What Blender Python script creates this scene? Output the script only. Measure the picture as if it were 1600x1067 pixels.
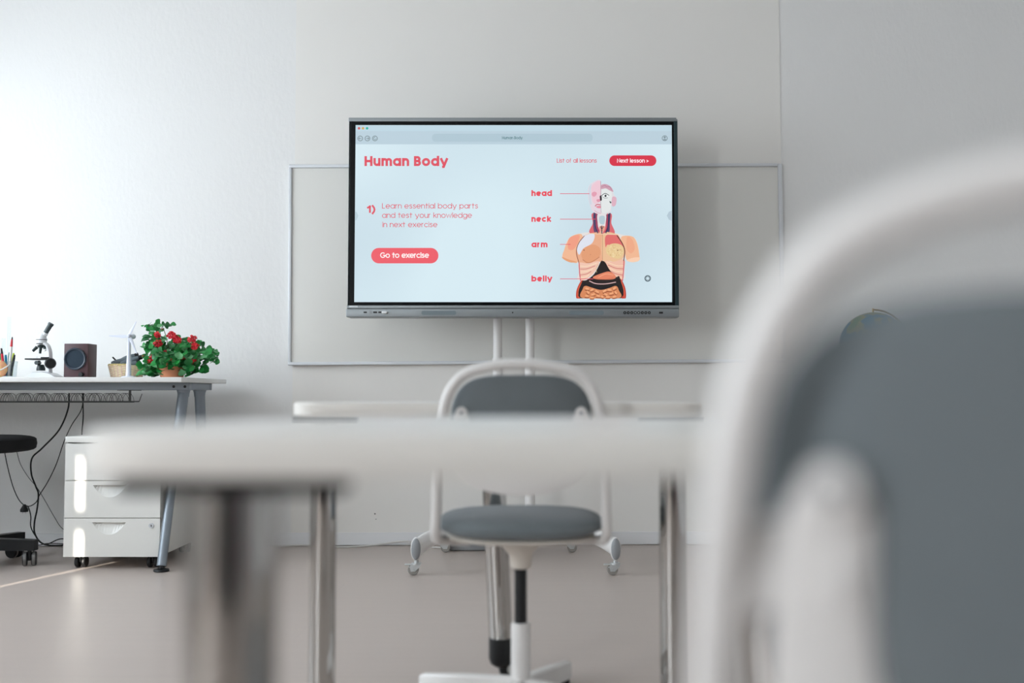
import bpy, bmesh, math, random
from mathutils import Vector, Matrix
PI = math.pi
S = bpy.context.scene
COL = S.collection
for _o in list(bpy.data.objects): bpy.data.objects.remove(_o)

# ------------------------------------------------------------------ camera
FPX = 1600.0; CAMZ = 0.72; PITCH = math.atan((617 - 533.5) / FPX)
cd = bpy.data.cameras.new('camera'); cam = bpy.data.objects.new('camera', cd); COL.objects.link(cam)
cd.sensor_width = 36; cd.lens = 36.0; cd.clip_start = 0.02; cd.clip_end = 100
cam.location = (0, 0, CAMZ); cam.rotation_euler = (PI / 2 + PITCH, 0, 0)
cd.dof.use_dof = True; cd.dof.focus_distance = 4.55; cd.dof.aperture_fstop = 1.75
S.camera = cam
S.view_settings.view_transform = 'Standard'; S.view_settings.look = 'None'
S.view_settings.gamma = 1; S.view_settings.use_curve_mapping = False
S.view_settings.exposure = 0.0

# ------------------------------------------------------------------ world, sun, daylight
w = bpy.data.worlds.new('sky'); S.world = w; w.use_nodes = True
bg = w.node_tree.nodes['Background']; bg.inputs[0].default_value = (0.72, 0.83, 1.0, 1); bg.inputs[1].default_value = 1.6
SUN_DIR = Vector((0.336, 0.942, -0.25)).normalized()
sd = bpy.data.lights.new('sun', 'SUN'); sd.energy = 24; sd.color = (1.0, 0.93, 0.82); sd.angle = math.radians(0.53)
so = bpy.data.objects.new('sun', sd); COL.objects.link(so); so.rotation_euler = SUN_DIR.to_track_quat('-Z', 'Y').to_euler()
def area(name, loc, rot, sx, sy, power, color):
    l = bpy.data.lights.new(name, 'AREA'); l.shape = 'RECTANGLE'; l.size = sx; l.size_y = sy; l.energy = power; l.color = color
    o = bpy.data.objects.new(name, l); COL.objects.link(o); o.location = loc; o.rotation_euler = rot
    return o
area('window_daylight', (-3.5, 2.85, 1.60), (0, -PI / 2, 0), 1.5, 3.1, 99, (0.845, 0.935, 1.0))
area('side_window_daylight', (-3.5, -1.9, 1.72), (0, -PI / 2, 0), 1.75, 1.3, 142, (0.895, 0.95, 1.0))

# ------------------------------------------------------------------ helpers
def P(px, py, D):
    "the point at distance D (along Y) that the 1600x1067 frame shows at px, py"
    a = (px - 800) / FPX; b = (533.5 - py) / FPX
    dy = math.cos(PITCH) - b * math.sin(PITCH); dz = b * math.cos(PITCH) + math.sin(PITCH)
    t = D / dy
    return Vector((a * t, D, CAMZ + dz * t))
def lin(c): return tuple(((v / 255) / 12.92 if v / 255 <= .04045 else ((v / 255 + .055) / 1.055) ** 2.4) for v in c)
MATS = {}
def mat(name, rgb, rough=.5, metal=0, spec=.5, coat=0, trans=0, bump=None, ior=1.45, noise=None, sss=0, sheen=0):
    if name in MATS: return MATS[name]
    m = bpy.data.materials.new(name); m.use_nodes = True; nt = m.node_tree; b = nt.nodes['Principled BSDF']
    b.inputs['Base Color'].default_value = (*lin(rgb), 1); b.inputs['Roughness'].default_value = rough
    b.inputs['Metallic'].default_value = metal; b.inputs['Specular IOR Level'].default_value = spec
    b.inputs['Coat Weight'].default_value = coat; b.inputs['Transmission Weight'].default_value = trans; b.inputs['IOR'].default_value = ior
    if sheen: b.inputs['Sheen Weight'].default_value = sheen
    tc = None
    if bump or noise:
        tc = nt.nodes.new('ShaderNodeTexCoord')
    if bump:
        sc, st, dist = bump
        n = nt.nodes.new('ShaderNodeTexNoise'); n.inputs['Scale'].default_value = sc; n.inputs['Detail'].default_value = 4
        bu = nt.nodes.new('ShaderNodeBump'); bu.inputs['Strength'].default_value = st; bu.inputs['Distance'].default_value = dist
        nt.links.new(tc.outputs['Object'], n.inputs['Vector']); nt.links.new(n.outputs['Fac'], bu.inputs['Height'])
        nt.links.new(bu.outputs['Normal'], b.inputs['Normal'])
    if noise:
        sc, rgb2 = noise
        n = nt.nodes.new('ShaderNodeTexNoise'); n.inputs['Scale'].default_value = sc; n.inputs['Detail'].default_value = 3
        mx = nt.nodes.new('ShaderNodeMix'); mx.data_type = 'RGBA'
        mx.inputs[6].default_value = (*lin(rgb), 1); mx.inputs[7].default_value = (*lin(rgb2), 1)
        nt.links.new(tc.outputs['Object'], n.inputs['Vector']); nt.links.new(n.outputs['Fac'], mx.inputs[0])
        nt.links.new(mx.outputs[2], b.inputs['Base Color'])
    MATS[name] = m; return m
def emis(name, rgb, k=1.0):
    if name in MATS: return MATS[name]
    m = bpy.data.materials.new(name); m.use_nodes = True; nt = m.node_tree; b = nt.nodes['Principled BSDF']
    b.inputs['Base Color'].default_value = (0.01, 0.01, 0.01, 1); b.inputs['Roughness'].default_value = .35
    b.inputs['Specular IOR Level'].default_value = .3
    b.inputs['Emission Color'].default_value = (*lin(rgb), 1); b.inputs['Emission Strength'].default_value = k
    MATS[name] = m; return m

class MB:
    "collects shapes; build() links them as one mesh object"
    def __init__(s): s.v = []; s.f = []; s.m = []
    def add(s, vs, fs, mi=0):
        o = len(s.v); s.v += [tuple(v) for v in vs]; s.f += [tuple(i + o for i in f) for f in fs]; s.m += [mi] * len(fs); return s
    def box(s, lo, hi, bev=0, mi=0, M=None):
        x0, y0, z0 = lo; x1, y1, z1 = hi
        if bev <= 0:
            vs = [Vector(p) for p in ((x0, y0, z0), (x1, y0, z0), (x1, y1, z0), (x0, y1, z0), (x0, y0, z1), (x1, y0, z1), (x1, y1, z1), (x0, y1, z1))]
            fs = [(0, 3, 2, 1), (4, 5, 6, 7), (0, 1, 5, 4), (1, 2, 6, 5), (2, 3, 7, 6), (3, 0, 4, 7)]
        else:
            bm = bmesh.new(); bmesh.ops.create_cube(bm, size=1)
            for v in bm.verts: v.co = Vector(((x0 + x1) / 2 + v.co.x * (x1 - x0), (y0 + y1) / 2 + v.co.y * (y1 - y0), (z0 + z1) / 2 + v.co.z * (z1 - z0)))
            bmesh.ops.bevel(bm, geom=list(bm.edges), offset=bev, segments=3, profile=.5, affect='EDGES')
            bm.verts.index_update(); vs = [v.co.copy() for v in bm.verts]; fs = [[v.index for v in f.verts] for f in bm.faces]; bm.free()
        if M: vs = [M @ v for v in vs]
        return s.add(vs, fs, mi)
    def sweep(s, pts, rad, n=12, mi=0, caps=True, closed=False, sec=None, up=None):
        "tube along pts; rad a number or list; sec(i) may return list of (a,b) section offsets"
        pts = [Vector(p) for p in pts]; k = len(pts); R = rad if isinstance(rad, (list, tuple)) else [rad] * k
        T = []
        for i in range(k):
            a = pts[(i - 1) % k] if (closed or i > 0) else pts[i]; b = pts[(i + 1) % k] if (closed or i < k - 1) else pts[i]
            T.append((b - a).normalized())
        u = Vector(up) if up else (Vector((0, 0, 1)) if abs(T[0].z) < .9 else Vector((1, 0, 0)))
        vs = []; N = (u - T[0] * u.dot(T[0])).normalized()
        m_ = n
        for i in range(k):
            if up: u = Vector(up); N = (u - T[i] * u.dot(T[i])).normalized()
            else: N = (N - T[i] * N.dot(T[i])).normalized()
            B = T[i].cross(N)
            if sec:
                ring = sec(i); m_ = len(ring)
                vs += [pts[i] + N * a + B * b for a, b in ring]
            else: vs += [pts[i] + (N * math.cos(2 * PI * j / n) + B * math.sin(2 * PI * j / n)) * R[i] for j in range(n)]
        fs = []
        for i in range(k if closed else k - 1):
            for j in range(m_):
                a = i * m_ + j; b = i * m_ + (j + 1) % m_; c = ((i + 1) % k) * m_ + (j + 1) % m_; d = ((i + 1) % k) * m_ + j
                fs.append((a, b, c, d))
        if caps and not closed: fs.append(tuple(reversed(range(m_)))); fs.append(tuple(range((k - 1) * m_, k * m_)))
        return s.add(vs, fs, mi)
    def cyl(s, a, b, r, r2=None, n=24, mi=0): return s.sweep([a, b], [r, r if r2 is None else r2], n, mi)
    def lathe(s, prof, c=(0, 0, 0), n=32, mi=0, axis=None, caps=True):
        "prof: list of (r, h) along axis (default Z)"
        A = Vector(axis or (0, 0, 1)).normalized(); q = Vector((0, 0, 1)).rotation_difference(A); c = Vector(c); vs = []; k = len(prof)
        for r, h in prof: vs += [c + q @ Vector((r * math.cos(2 * PI * j / n), r * math.sin(2 * PI * j / n), h)) for j in range(n)]
        fs = [(i * n + j, i * n + (j + 1) % n, (i + 1) * n + (j + 1) % n, (i + 1) * n + j) for i in range(k - 1) for j in range(n)]
        if caps: fs.append(tuple(reversed(range(n)))); fs.append(tuple(range((k - 1) * n, k * n)))
        return s.add(vs, fs, mi)
    def ball(s, c, r, n=16, mi=0, M=None):
        c = Vector(c); rx, ry, rz = (r, r, r) if not isinstance(r, (tuple, list)) else r; h = n // 2; vs = []
        for i in range(1, h):
            t = PI * i / h
            for j in range(n): vs.append(Vector((rx * math.sin(t) * math.cos(2 * PI * j / n), ry * math.sin(t) * math.sin(2 * PI * j / n), rz * math.cos(t))))
        vs += [Vector((0, 0, rz)), Vector((0, 0, -rz))]
        if M: vs = [M @ v for v in vs]
        vs = [c + v for v in vs]; fs = []
        for i in range(h - 2):
            for j in range(n): fs.append((i * n + j, (i + 1) * n + j, (i + 1) * n + (j + 1) % n, i * n + (j + 1) % n))
        a = (h - 1) * n
        for j in range(n): fs.append((a, j, (j + 1) % n)); fs.append((a + 1, (h - 2) * n + (j + 1) % n, (h - 2) * n + j))
        return s.add(vs, fs, mi)
    def prism(s, poly, f, mi=0):
        "poly: 2D points; f(u, v, t) -> 3D, t in 0..1"
        n = len(poly); vs = [Vector(f(u, v, 0)) for u, v in poly] + [Vector(f(u, v, 1)) for u, v in poly]
        fs = [(i, (i + 1) % n, n + (i + 1) % n, n + i) for i in range(n)] + [tuple(reversed(range(n))), tuple(range(n, 2 * n))]
        return s.add(vs, fs, mi)
    def pillow(s, poly, f, T, c=(0, 0), mi=0, flat=0.0, ex=2.6):
        "closed cushion with the outline poly; f(u, v, t) with t the thickness coordinate; flat: share of T on the back side"
        n = len(poly); rings = [1.0, .985, .95, .88, .76, .58, .36, .15]; vs = []; top = []; bot = []
        for side in (1, -1):
            for k, q in enumerate(rings):
                if side == -1 and k == 0: continue
                h = (1 - q ** ex) ** (1 / ex) * T * .5 * side * (flat if side == -1 and flat else 1)
                idx = []
                for u, v in poly: idx.append(len(vs)); vs.append(Vector(f(c[0] + (u - c[0]) * q, c[1] + (v - c[1]) * q, h)))
                (top if side == 1 else bot).append(idx)
        bot = [top[0]] + bot; fs = []
        for L, sg in ((top, 1), (bot, -1)):
            for a, b in zip(L, L[1:]):
                for j in range(n):
                    q = (a[j], a[(j + 1) % n], b[(j + 1) % n], b[j]); fs.append(q if sg == 1 else tuple(reversed(q)))
            fs.append(tuple(L[-1]) if sg == 1 else tuple(reversed(L[-1])))
        return s.add(vs, fs, mi)
    def build(s, name, mats, parent=None, smooth=40, loc=None):
        me = bpy.data.meshes.new(name); me.from_pydata(s.v, [], s.f); me.update()
        for m in (mats if isinstance(mats, (list, tuple)) else [mats]): me.materials.append(m)
        for p, mi in zip(me.polygons, s.m): p.material_index = mi
        bm = bmesh.new(); bm.from_mesh(me); bmesh.ops.recalc_face_normals(bm, faces=bm.faces); bm.to_mesh(me); bm.free()
        if smooth:
            for p in me.polygons: p.use_smooth = True
            try: me.set_sharp_from_angle(angle=math.radians(smooth))
            except Exception: pass
        o = bpy.data.objects.new(name, me); COL.objects.link(o)
        if parent: o.parent = parent
        if loc: o.location = loc
        return o
def thing(name, label, cat, loc=(0, 0, 0), rz=0, group=None):
    o = bpy.data.objects.new(name, None); COL.objects.link(o); o.location = loc; o.rotation_euler = (0, 0, rz); o.empty_display_size = .05
    return tag(o, label, cat, group)
def tag(o, label, cat, group=None):
    o['label'] = label; o['category'] = cat
    if group: o['group'] = group
    return o
def struct(o): o['kind'] = 'structure'; return o
def dup(root, label, loc, rz=0, group=None):
    r = root.copy(); COL.objects.link(r); r.location = loc; r.rotation_euler = (0, 0, rz); r['label'] = label
    if group: r['group'] = group
    for ch in list(root.children):
        c = ch.copy(); COL.objects.link(c); c.parent = r
        for g in list(ch.children):
            d = g.copy(); COL.objects.link(d); d.parent = c
    return r
def spline(pts, n=8, closed=False):
    pts = [Vector(p) for p in pts]; k = len(pts); out = []
    for i in range(k if closed else k - 1):
        p1, p2 = pts[i], pts[(i + 1) % k]
        p0 = pts[(i - 1) % k] if (closed or i > 0) else p1 * 2 - p2
        p3 = pts[(i + 2) % k] if (closed or i + 2 < k) else p2 * 2 - p1
        for j in range(n):
            t = j / n
            out.append(.5 * ((2 * p1) + (p2 - p0) * t + (2 * p0 - 5 * p1 + 4 * p2 - p3) * t * t + (3 * p1 - p0 - 3 * p2 + p3) * t ** 3))
    if not closed: out.append(pts[-1])
    return out
def rrect(x0, y0, x1, y1, r, n=8):
    pts = []
    for cx, cy, a in ((x1 - r, y0 + r, -PI / 2), (x1 - r, y1 - r, 0), (x0 + r, y1 - r, PI / 2), (x0 + r, y0 + r, PI)):
        pts += [(cx + r * math.cos(a + PI / 2 * i / n), cy + r * math.sin(a + PI / 2 * i / n)) for i in range(n + 1)]
    return pts

# ------------------------------------------------------------------ materials
def wall_material():
    m = mat('wall_plaster', (234, 233, 231), .62, spec=.35)
    nt = m.node_tree; b = nt.nodes['Principled BSDF']
    tc = nt.nodes.new('ShaderNodeTexCoord'); mp = nt.nodes.new('ShaderNodeMapping'); mp.inputs['Scale'].default_value = (1, 1, .55)
    n1 = nt.nodes.new('ShaderNodeTexNoise'); n1.inputs['Scale'].default_value = 55; n1.inputs['Detail'].default_value = 5; n1.inputs['Roughness'].default_value = .55
    n2 = nt.nodes.new('ShaderNodeTexVoronoi'); n2.inputs['Scale'].default_value = 38; n2.feature = 'SMOOTH_F1'
    ad = nt.nodes.new('ShaderNodeMath'); ad.operation = 'MULTIPLY_ADD'; ad.inputs[1].default_value = .35
    bu = nt.nodes.new('ShaderNodeBump'); bu.inputs['Strength'].default_value = .30; bu.inputs['Distance'].default_value = .004
    nt.links.new(tc.outputs['Object'], mp.inputs['Vector'])
    for q in (n1, n2): nt.links.new(mp.outputs[0], q.inputs['Vector'])
    nt.links.new(n2.outputs['Distance'], ad.inputs[0]); nt.links.new(n1.outputs['Fac'], ad.inputs[2])
    nt.links.new(ad.outputs[0], bu.inputs['Height']); nt.links.new(bu.outputs[0], b.inputs['Normal'])
    return m
WALL = wall_material()
def floor_material():
    m = mat('floor_vinyl', (186, 172, 163), .27, spec=.5)
    nt = m.node_tree; b = nt.nodes['Principled BSDF']
    tc = nt.nodes.new('ShaderNodeTexCoord'); mp = nt.nodes.new('ShaderNodeMapping'); mp.inputs['Scale'].default_value = (.8, 16, 1)
    n = nt.nodes.new('ShaderNodeTexNoise'); n.inputs['Scale'].default_value = 3; n.inputs['Detail'].default_value = 6
    cr = nt.nodes.new('ShaderNodeValToRGB'); cr.color_ramp.elements[0].position = .3; cr.color_ramp.elements[1].position = .72
    cr.color_ramp.elements[0].color = (*lin((186, 173, 165)), 1); cr.color_ramp.elements[1].color = (*lin((191, 178, 170)), 1)
    r = nt.nodes.new('ShaderNodeMapRange'); r.inputs['To Min'].default_value = .34; r.inputs['To Max'].default_value = .40
    br = nt.nodes.new('ShaderNodeTexBrick'); br.inputs['Scale'].default_value = 1; br.inputs['Mortar Size'].default_value = .0012
    br.inputs['Brick Width'].default_value = 1.28; br.inputs['Row Height'].default_value = .19
    br.inputs['Color1'].default_value = (1, 1, 1, 1); br.inputs['Color2'].default_value = (.985, .985, .985, 1); br.inputs['Mortar'].default_value = (.93, .93, .93, 1)
    mx = nt.nodes.new('ShaderNodeMix'); mx.data_type = 'RGBA'; mx.blend_type = 'MULTIPLY'; mx.inputs[0].default_value = 1
    nt.links.new(tc.outputs['Object'], mp.inputs[0]); nt.links.new(mp.outputs[0], n.inputs['Vector']); nt.links.new(tc.outputs['Object'], br.inputs['Vector'])
    nt.links.new(n.outputs['Fac'], cr.inputs[0]); nt.links.new(n.outputs['Fac'], r.inputs['Value'])
    nt.links.new(cr.outputs[0], mx.inputs[6]); nt.links.new(br.outputs['Color'], mx.inputs[7]); nt.links.new(mx.outputs[2], b.inputs['Base Color'])
    nt.links.new(r.outputs[0], b.inputs['Roughness'])
    return m
FLOOR = floor_material()
CEIL = mat('ceiling_paint', (236, 236, 234), .8)
SMOOTHWALL = mat('smooth_panel_paint', (236, 233, 228), .42, bump=(14, .05, .003))
BASEB = mat('baseboard_paint', (234, 234, 235), .4)
BOARD = mat('whiteboard_enamel', (226, 224, 218), .22, coat=.3)
ALU = mat('aluminium', (214, 216, 219), .38, metal=.15)
WHITEMETAL = mat('white_powder_coat', (226, 223, 220), .35)
CREAM = mat('cream_plastic', (222, 214, 203), .4)
LAMI = mat('white_laminate', (232, 231, 228), .33)
EDGE = mat('desk_edge_band', (229, 225, 218), .45)
GREYFAB = mat('grey_fabric', (112, 119, 122), .95, bump=(900, .35, .001), sheen=.25, noise=(30, (106, 113, 116)))
CHROME = mat('chrome', (188, 186, 183), .09, metal=1)
BLACK = mat('black_plastic', (20, 21, 23), .4)
BLACKMAT = mat('black_matt', (14, 14, 15), .75)
GREYMETAL = mat('silver_grey_metal', (142, 150, 158), .42, metal=.55)
DARKWIRE = mat('dark_wire', (88, 88, 86), .5, metal=.4)
ERIK = mat('off_white_lacquer', (228, 227, 222), .3)
TVSILVER = mat('display_silver', (142, 147, 149), .38, metal=.5)
BEZEL = mat('display_bezel', (4, 7, 9), .3, spec=.2)
GREYPL = mat('grey_plastic', (146, 148, 150), .45)
ZINC = mat('zinc', (205, 208, 208), .35, metal=.6)
RUBBER = mat('caster_rubber', (150, 146, 140), .6)
TERRA = mat('terracotta', (232, 158, 118), .7, noise=(25, (220, 140, 102)))
CABLE = mat('black_cable', (16, 17, 18), .5)
WCABLE = mat('white_cable', (206, 203, 199), .5)

# ------------------------------------------------------------------ room
TH = math.radians(1.15)                       # the front wall is turned a little to the camera
RZ = Matrix.Rotation(TH, 4, 'Z')
WY = 4.965
def wallpt(x, y, z): return RZ @ Vector((x, WY - y, z))      # y: distance in front of the wall
def wbox(mb, x0, x1, d0, d1, z0, z1, mi=0): 
    c = [wallpt(x, d, z) for z in (z0, z1) for x, d in ((x0, d0), (x1, d0), (x1, d1), (x0, d1))]
    return mb.add(c, [(0, 3, 2, 1), (4, 5, 6, 7), (0, 1, 5, 4), (1, 2, 6, 5), (2, 3, 7, 6), (3, 0, 4, 7)], mi)
XL, XR, YB, ZC = -3.2, 3.4, -2.6, 3.25
struct(MB().box((XL - .3, YB - .3, -.1), (XR + .3, 5.4, 0)).build('floor', FLOOR, smooth=0))
struct(MB().box((XL - .3, YB - .3, ZC), (XR + .3, 5.4, ZC + .1)).build('ceiling', CEIL, smooth=0))
struct(wbox(MB(), -3.6, 3.8, 0, -.2, 0, ZC).build('wall_front', WALL, smooth=0))
struct(MB().box((XR, YB - .3, 0), (XR + .2, 5.4, ZC)).build('wall_right', WALL, smooth=0))
# left wall, two window openings
W1 = (1.25, 4.4, .86, 2.35); W2 = (-1.0, .78, .86, 2.3); W3 = (-2.45, -1.25, .86, 2.6); xo, xi = XL - .2, XL
lw = MB()
lw.box((xo, YB - .3, 0), (xi, 5.4, .86)).box((xo, YB - .3, 2.6), (xi, 5.4, ZC))
lw.box((xo, YB - .3, .86), (xi, W3[0], 2.6)).box((xo, W3[1], .86), (xi, W2[0], 2.6)).box((xo, W2[1], .86), (xi, W1[0], 2.6)).box((xo, W1[1], .86), (xi, 5.4, 2.6))
lw.box((xo, W2[0], 2.3), (xi, W2[1], 2.6)).box((xo, W1[0], 2.35), (xi, W1[1], 2.6))
struct(lw.build('wall_left', WALL, smooth=0))
struct(MB().box((XL - .3, YB - .2, 0), (XR + .3, YB, ZC)).build('wall_rear', WALL, smooth=0))
FRAMEW = mat('window_frame_paint', (235, 236, 236), .4)
# window_1: frame and mullions
def wframe(name, y0, y1, z0, z1, ny, nz, fw=.045):
    m = MB(); x0, x1 = XL - .14, XL - .08
    for y in [y0 + (y1 - y0 - fw) * i / ny for i in range(ny + 1)]: m.box((x0, y, z0), (x1, y + fw, z1))
    for z in [z0 + (z1 - z0 - fw) * i / nz for i in range(nz + 1)]: m.box((x0 + .003, y0, z), (x1 - .003, y1, z + fw))
    return struct(m.build(name, FRAMEW, smooth=0))
wframe('window_1', *W1, 3, 1); wframe('window_3', *W3, 1, 1)
m = MB(); m.box((XL - .14, W2[0], W2[2]), (XL - .1, W2[0] + .04, W2[3])).box((XL - .14, W2[1] - .04, W2[2]), (XL - .1, W2[1], W2[3]))
m.box((XL - .137, W2[0], W2[2]), (XL - .103, W2[1], W2[2] + .04)).box((XL - .137, W2[0], W2[3] - .04), (XL - .103, W2[1], W2[3])).box((XL - .135, W2[0], 1.30), (XL - .105, W2[1], 1.375))
struct(m.build('window_2', FRAMEW, smooth=0))
# closed curtains over window 2, leaving a finger-wide gap of sun
CURT = mat('curtain_cloth', (150, 150, 152), .9)
def curtain(y0, y1, z0, z1, label, ye):
    n = 60; m = MB(); ring = []
    pts = [(XL + .035 + .012 * math.sin((y0 + (y1 - y0) * i / n - ye) * 60), y0 + (y1 - y0) * i / n) for i in range(n + 1)]
    poly = pts + [(x - .008, y) for x, y in reversed(pts)]
    k = len(poly); vs = [(x, y, z0) for x, y in poly] + [(x, y, z1) for x, y in poly]
    m.add(vs, [(i, (i + 1) % k, k + (i + 1) % k, k + i) for i in range(k)])
    return tag(m.build('curtain', CURT), label, 'curtain', 'curtains drawn over the side window')
GAP0, GAP1 = .372, .458
curtain(-1.08, GAP0, .5, 2.42, 'grey pleated curtain drawn over the rear half of the side window', GAP0)
curtain(GAP1, .85, .5, 2.42, 'grey pleated curtain drawn over the front half of the side window', GAP1)
rb = MB().cyl((XL + .062, -1.05, 2.46), (XL + .062, .83, 2.46), .022).box((XL + .06, -1.03, 1.475), (XL + .064, .81, 2.46)).box((XL + .056, -1.03, 1.465), (XL + .068, .81, 1.485))
tag(rb.build('roller_blind', CURT), 'grey roller blind pulled halfway down over the drawn curtains', 'blind')
# outside: unseen piers, added to keep the low sun off the open windows
struct(MB().box((-4.9, .86, -.5), (-3.4, 1.05, 5)).box((-3.95, -2.9, -.5), (-3.4, -2.6, 5)).build('added_sun_blocker', mat('sun_blocker_render', (190, 186, 178), .8), smooth=0))
struct(MB().box((-.9, YB, 0), (.15, YB + .03, 2.1)).build('reflection_door', mat('dark_door', (74, 60, 54), .4), smooth=0))  # unseen dark door, added for the chrome legs to mirror
for nm, cx, wdt, c_, lb in (('reflection_cupboard', .85, .8, (52, 84, 86), 'tall teal cupboard added unseen for the chrome to reflect'), ('reflection_cupboard', 1.75, .8, (120, 38, 62), 'tall dark red cupboard added unseen for the chrome to reflect'), ('reflection_cupboard', -1.6, .9, (92, 76, 66), 'tall brown cupboard added unseen for the chrome to reflect')):  # unseen cupboards added to give the chrome legs colours to reflect
    t_ = thing(nm, lb, 'cupboard', (cx, YB + .27, 0), 0, 'tall cupboards added behind the camera for reflections'); mt_ = mat('cupboard_' + lb.split()[1] + lb.split()[2], c_, .4)
    MB().box((-wdt / 2, -.25, 0), (wdt / 2, .23, 2.0), .004).build('cabinet_body', mt_, t_)
    for s_ in (-1, 1): MB().box((min(s_ * .004, s_ * (wdt / 2 - .004)), .232, .06), (max(s_ * .004, s_ * (wdt / 2 - .004)), .25, 1.98), .003).build('door', mt_, t_)
# smooth middle panel, wall above the board, seams
struct(wbox(MB(), -.96, 1.425, 0, .0034, 0, ZC).build('trim_1', SMOOTHWALL, smooth=0))
struct(wbox(MB(), -3.2, 3.4, .0, .014, 0.004, .062).build('baseboard_front', BASEB, smooth=0))
struct(MB().box((XR - .014, YB, .004), (XR, 4.9, .062)).build('baseboard_right', BASEB, smooth=0))
struct(MB().box((XL, YB, .004), (XL + .014, 4.85, .062)).build('baseboard_left', BASEB, smooth=0))

# ------------------------------------------------------------------ whiteboard on the wall
bd = thing('whiteboard', 'large blank white enamel board mounted on the wall behind the display', 'whiteboard', wallpt(.225, .006, .72), 0)
bd.rotation_euler = (0, math.radians(-.42), TH)
bx, bz0, bz1 = 1.2, .150, 1.125
m = MB().box((-bx + .008, -.012, bz0 + .01), (bx - .008, -.001, bz1 - .008)); m.build('board_surface', BOARD, bd)
def bar(name, lo, hi): return MB().box(lo, hi, .004).build(name, ALU, bd)
bar('frame_top', (-bx, -.026, bz1 - .016), (bx - .016, 0, bz1)); bar('frame_bottom', (-bx, -.030, bz0), (bx, 0, bz0 + .016))
bar('frame_side', (-bx - .002, -.022, bz0), (-bx + .014, 0, bz1 - .006)); bar('frame_side', (bx - .014, -.022, bz0), (bx + .006, 0, bz1))

for px, py, r_, lb in ((585.5, 803, .0035, 'small dark nail hole low on the front wall, the upper one'), (587, 811.5, .002, 'tiny dark nail hole low on the front wall, just below the larger one')):
    c = P(px, py, 4.94); y_ = WY * math.cos(TH) + c.x * math.tan(TH) + .0
    tag(MB().cyl((c.x, y_ - .0035, c.z), (c.x, y_ + .004, c.z), r_, n=10).build('nail', BLACK), lb.replace('nail hole', 'nail head'), 'nail', 'nail heads in the front wall')

# ------------------------------------------------------------------ interactive display on a cart
DT = 4.56
disp = thing('interactive_display', 'large silver-framed interactive display showing a lesson page about the human body', 'display', (0, 0, 0))
def tvb(px0, py0, px1, py1, y0, y1, bev, mt, name, parent=disp):
    a = P(px0, py1, DT); b = P(px1, py0, DT)
    return MB().box((a.x, DT + y0, a.z), (b.x, DT + y1, b.z), bev).build(name, mt, parent)
tvb(542, 184, 1059.5, 495.5, .012, .085, .006, TVSILVER, 'housing')
tvb(545, 184, 1056.5, 190, -.004, .03, .002, TVSILVER, 'frame_top')
fs = mat('display_side_trim', (44, 62, 66), .3, metal=.3)
tvb(543.3, 189.5, 546.5, 477.5, -.004, .03, .001, fs, 'frame_side'); tvb(1055, 189.5, 1058.3, 477.5, -.004, .03, .001, fs, 'frame_side')
m = MB(); a = P(546, 477.5, DT); b = P(1055.5, 189.5, DT); c = P(553.5, 472, DT); d = P(1049.5, 195.5, DT)
for lo, hi in (((a.x, a.z), (c.x, b.z)), ((d.x, a.z), (b.x, b.z)), ((c.x, a.z), (d.x, c.z)), ((c.x, d.z), (d.x, b.z))):
    m.box((lo[0], DT - .002, lo[1]), (hi[0], DT + .02, hi[1]))
m.build('bezel', BEZEL, disp, smooth=0)
tvb(542.5, 477.5, 1059, 482, -.012, .02, .001, TVSILVER, 'trim_strip')
tb = tvb(541.5, 482.8, 1060, 495.5, -.016, .03, .003, TVSILVER, 'control_bar')
for x0, x1, y0, y1 in ((569, 574, 487.3, 489.5), (584, 590, 487, 489.6), (592, 598, 487, 489.6), (1029, 1035, 487.6, 490.4), (800, 802, 487.8, 489.8)):
    a = P(x0, y1, DT); b = P(x1, y0, DT); MB().box((a.x, DT - .0175, a.z), (b.x, DT - .010, b.z)).build('port', BLACK, tb, smooth=0)
m = MB(); a = P(577.5, 490.5, DT); b = P(581, 486.3, DT)
m.box((a.x, DT - .0175, a.z), (b.x, DT - .01, b.z)); m.build('usb_b_port', GREYPL, tb, smooth=0)
for k in range(8):
    c = P(975.5 + k * 5.45, 489, DT); bb = MB().cyl((c.x, DT - .0185, c.z), (c.x, DT - .01, c.z), .0066, n=16).build('button', BLACK, tb)
    MB().cyl((c.x, DT - .0192, c.z), (c.x, DT - .018, c.z), .0027 if k in (3, 4) else .0016, n=10).build('button_icon', mat('button_icon', (200, 205, 205), .5), bb)
GRL = mat('speaker_grille', (122, 133, 138), .6, metal=.3, bump=(700, .5, .001))
for x0 in (659, 889):
    a = P(x0, 492.5, DT); b = P(x0 + 54, 486, DT)
    MB().prism(rrect(a.x, a.z, b.x, b.z, .008), lambda u, v, t: (u, DT - .0172 + .004 * t, v)).build('speaker_grille', GRL, tb)
m = MB(); a = P(546.3, 480.7, DT); b = P(559.7, 478, DT); m.box((a.x, DT - .0128, a.z), (b.x, DT - .011, b.z)); m.build('badge', mat('badge_white', (214, 220, 222), .5), disp)
sk = MB(); a = P(597.5, 490.6, DT); b = P(606, 487.2, DT); sk.box((a.x, DT - .035, a.z), (b.x, DT - .016, b.z), .003)
tag(sk.build('usb_stick', mat('white_plastic', (225, 228, 228), .4)), 'tiny white plug-in stick in the port bar of the display', 'usb stick')

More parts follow.
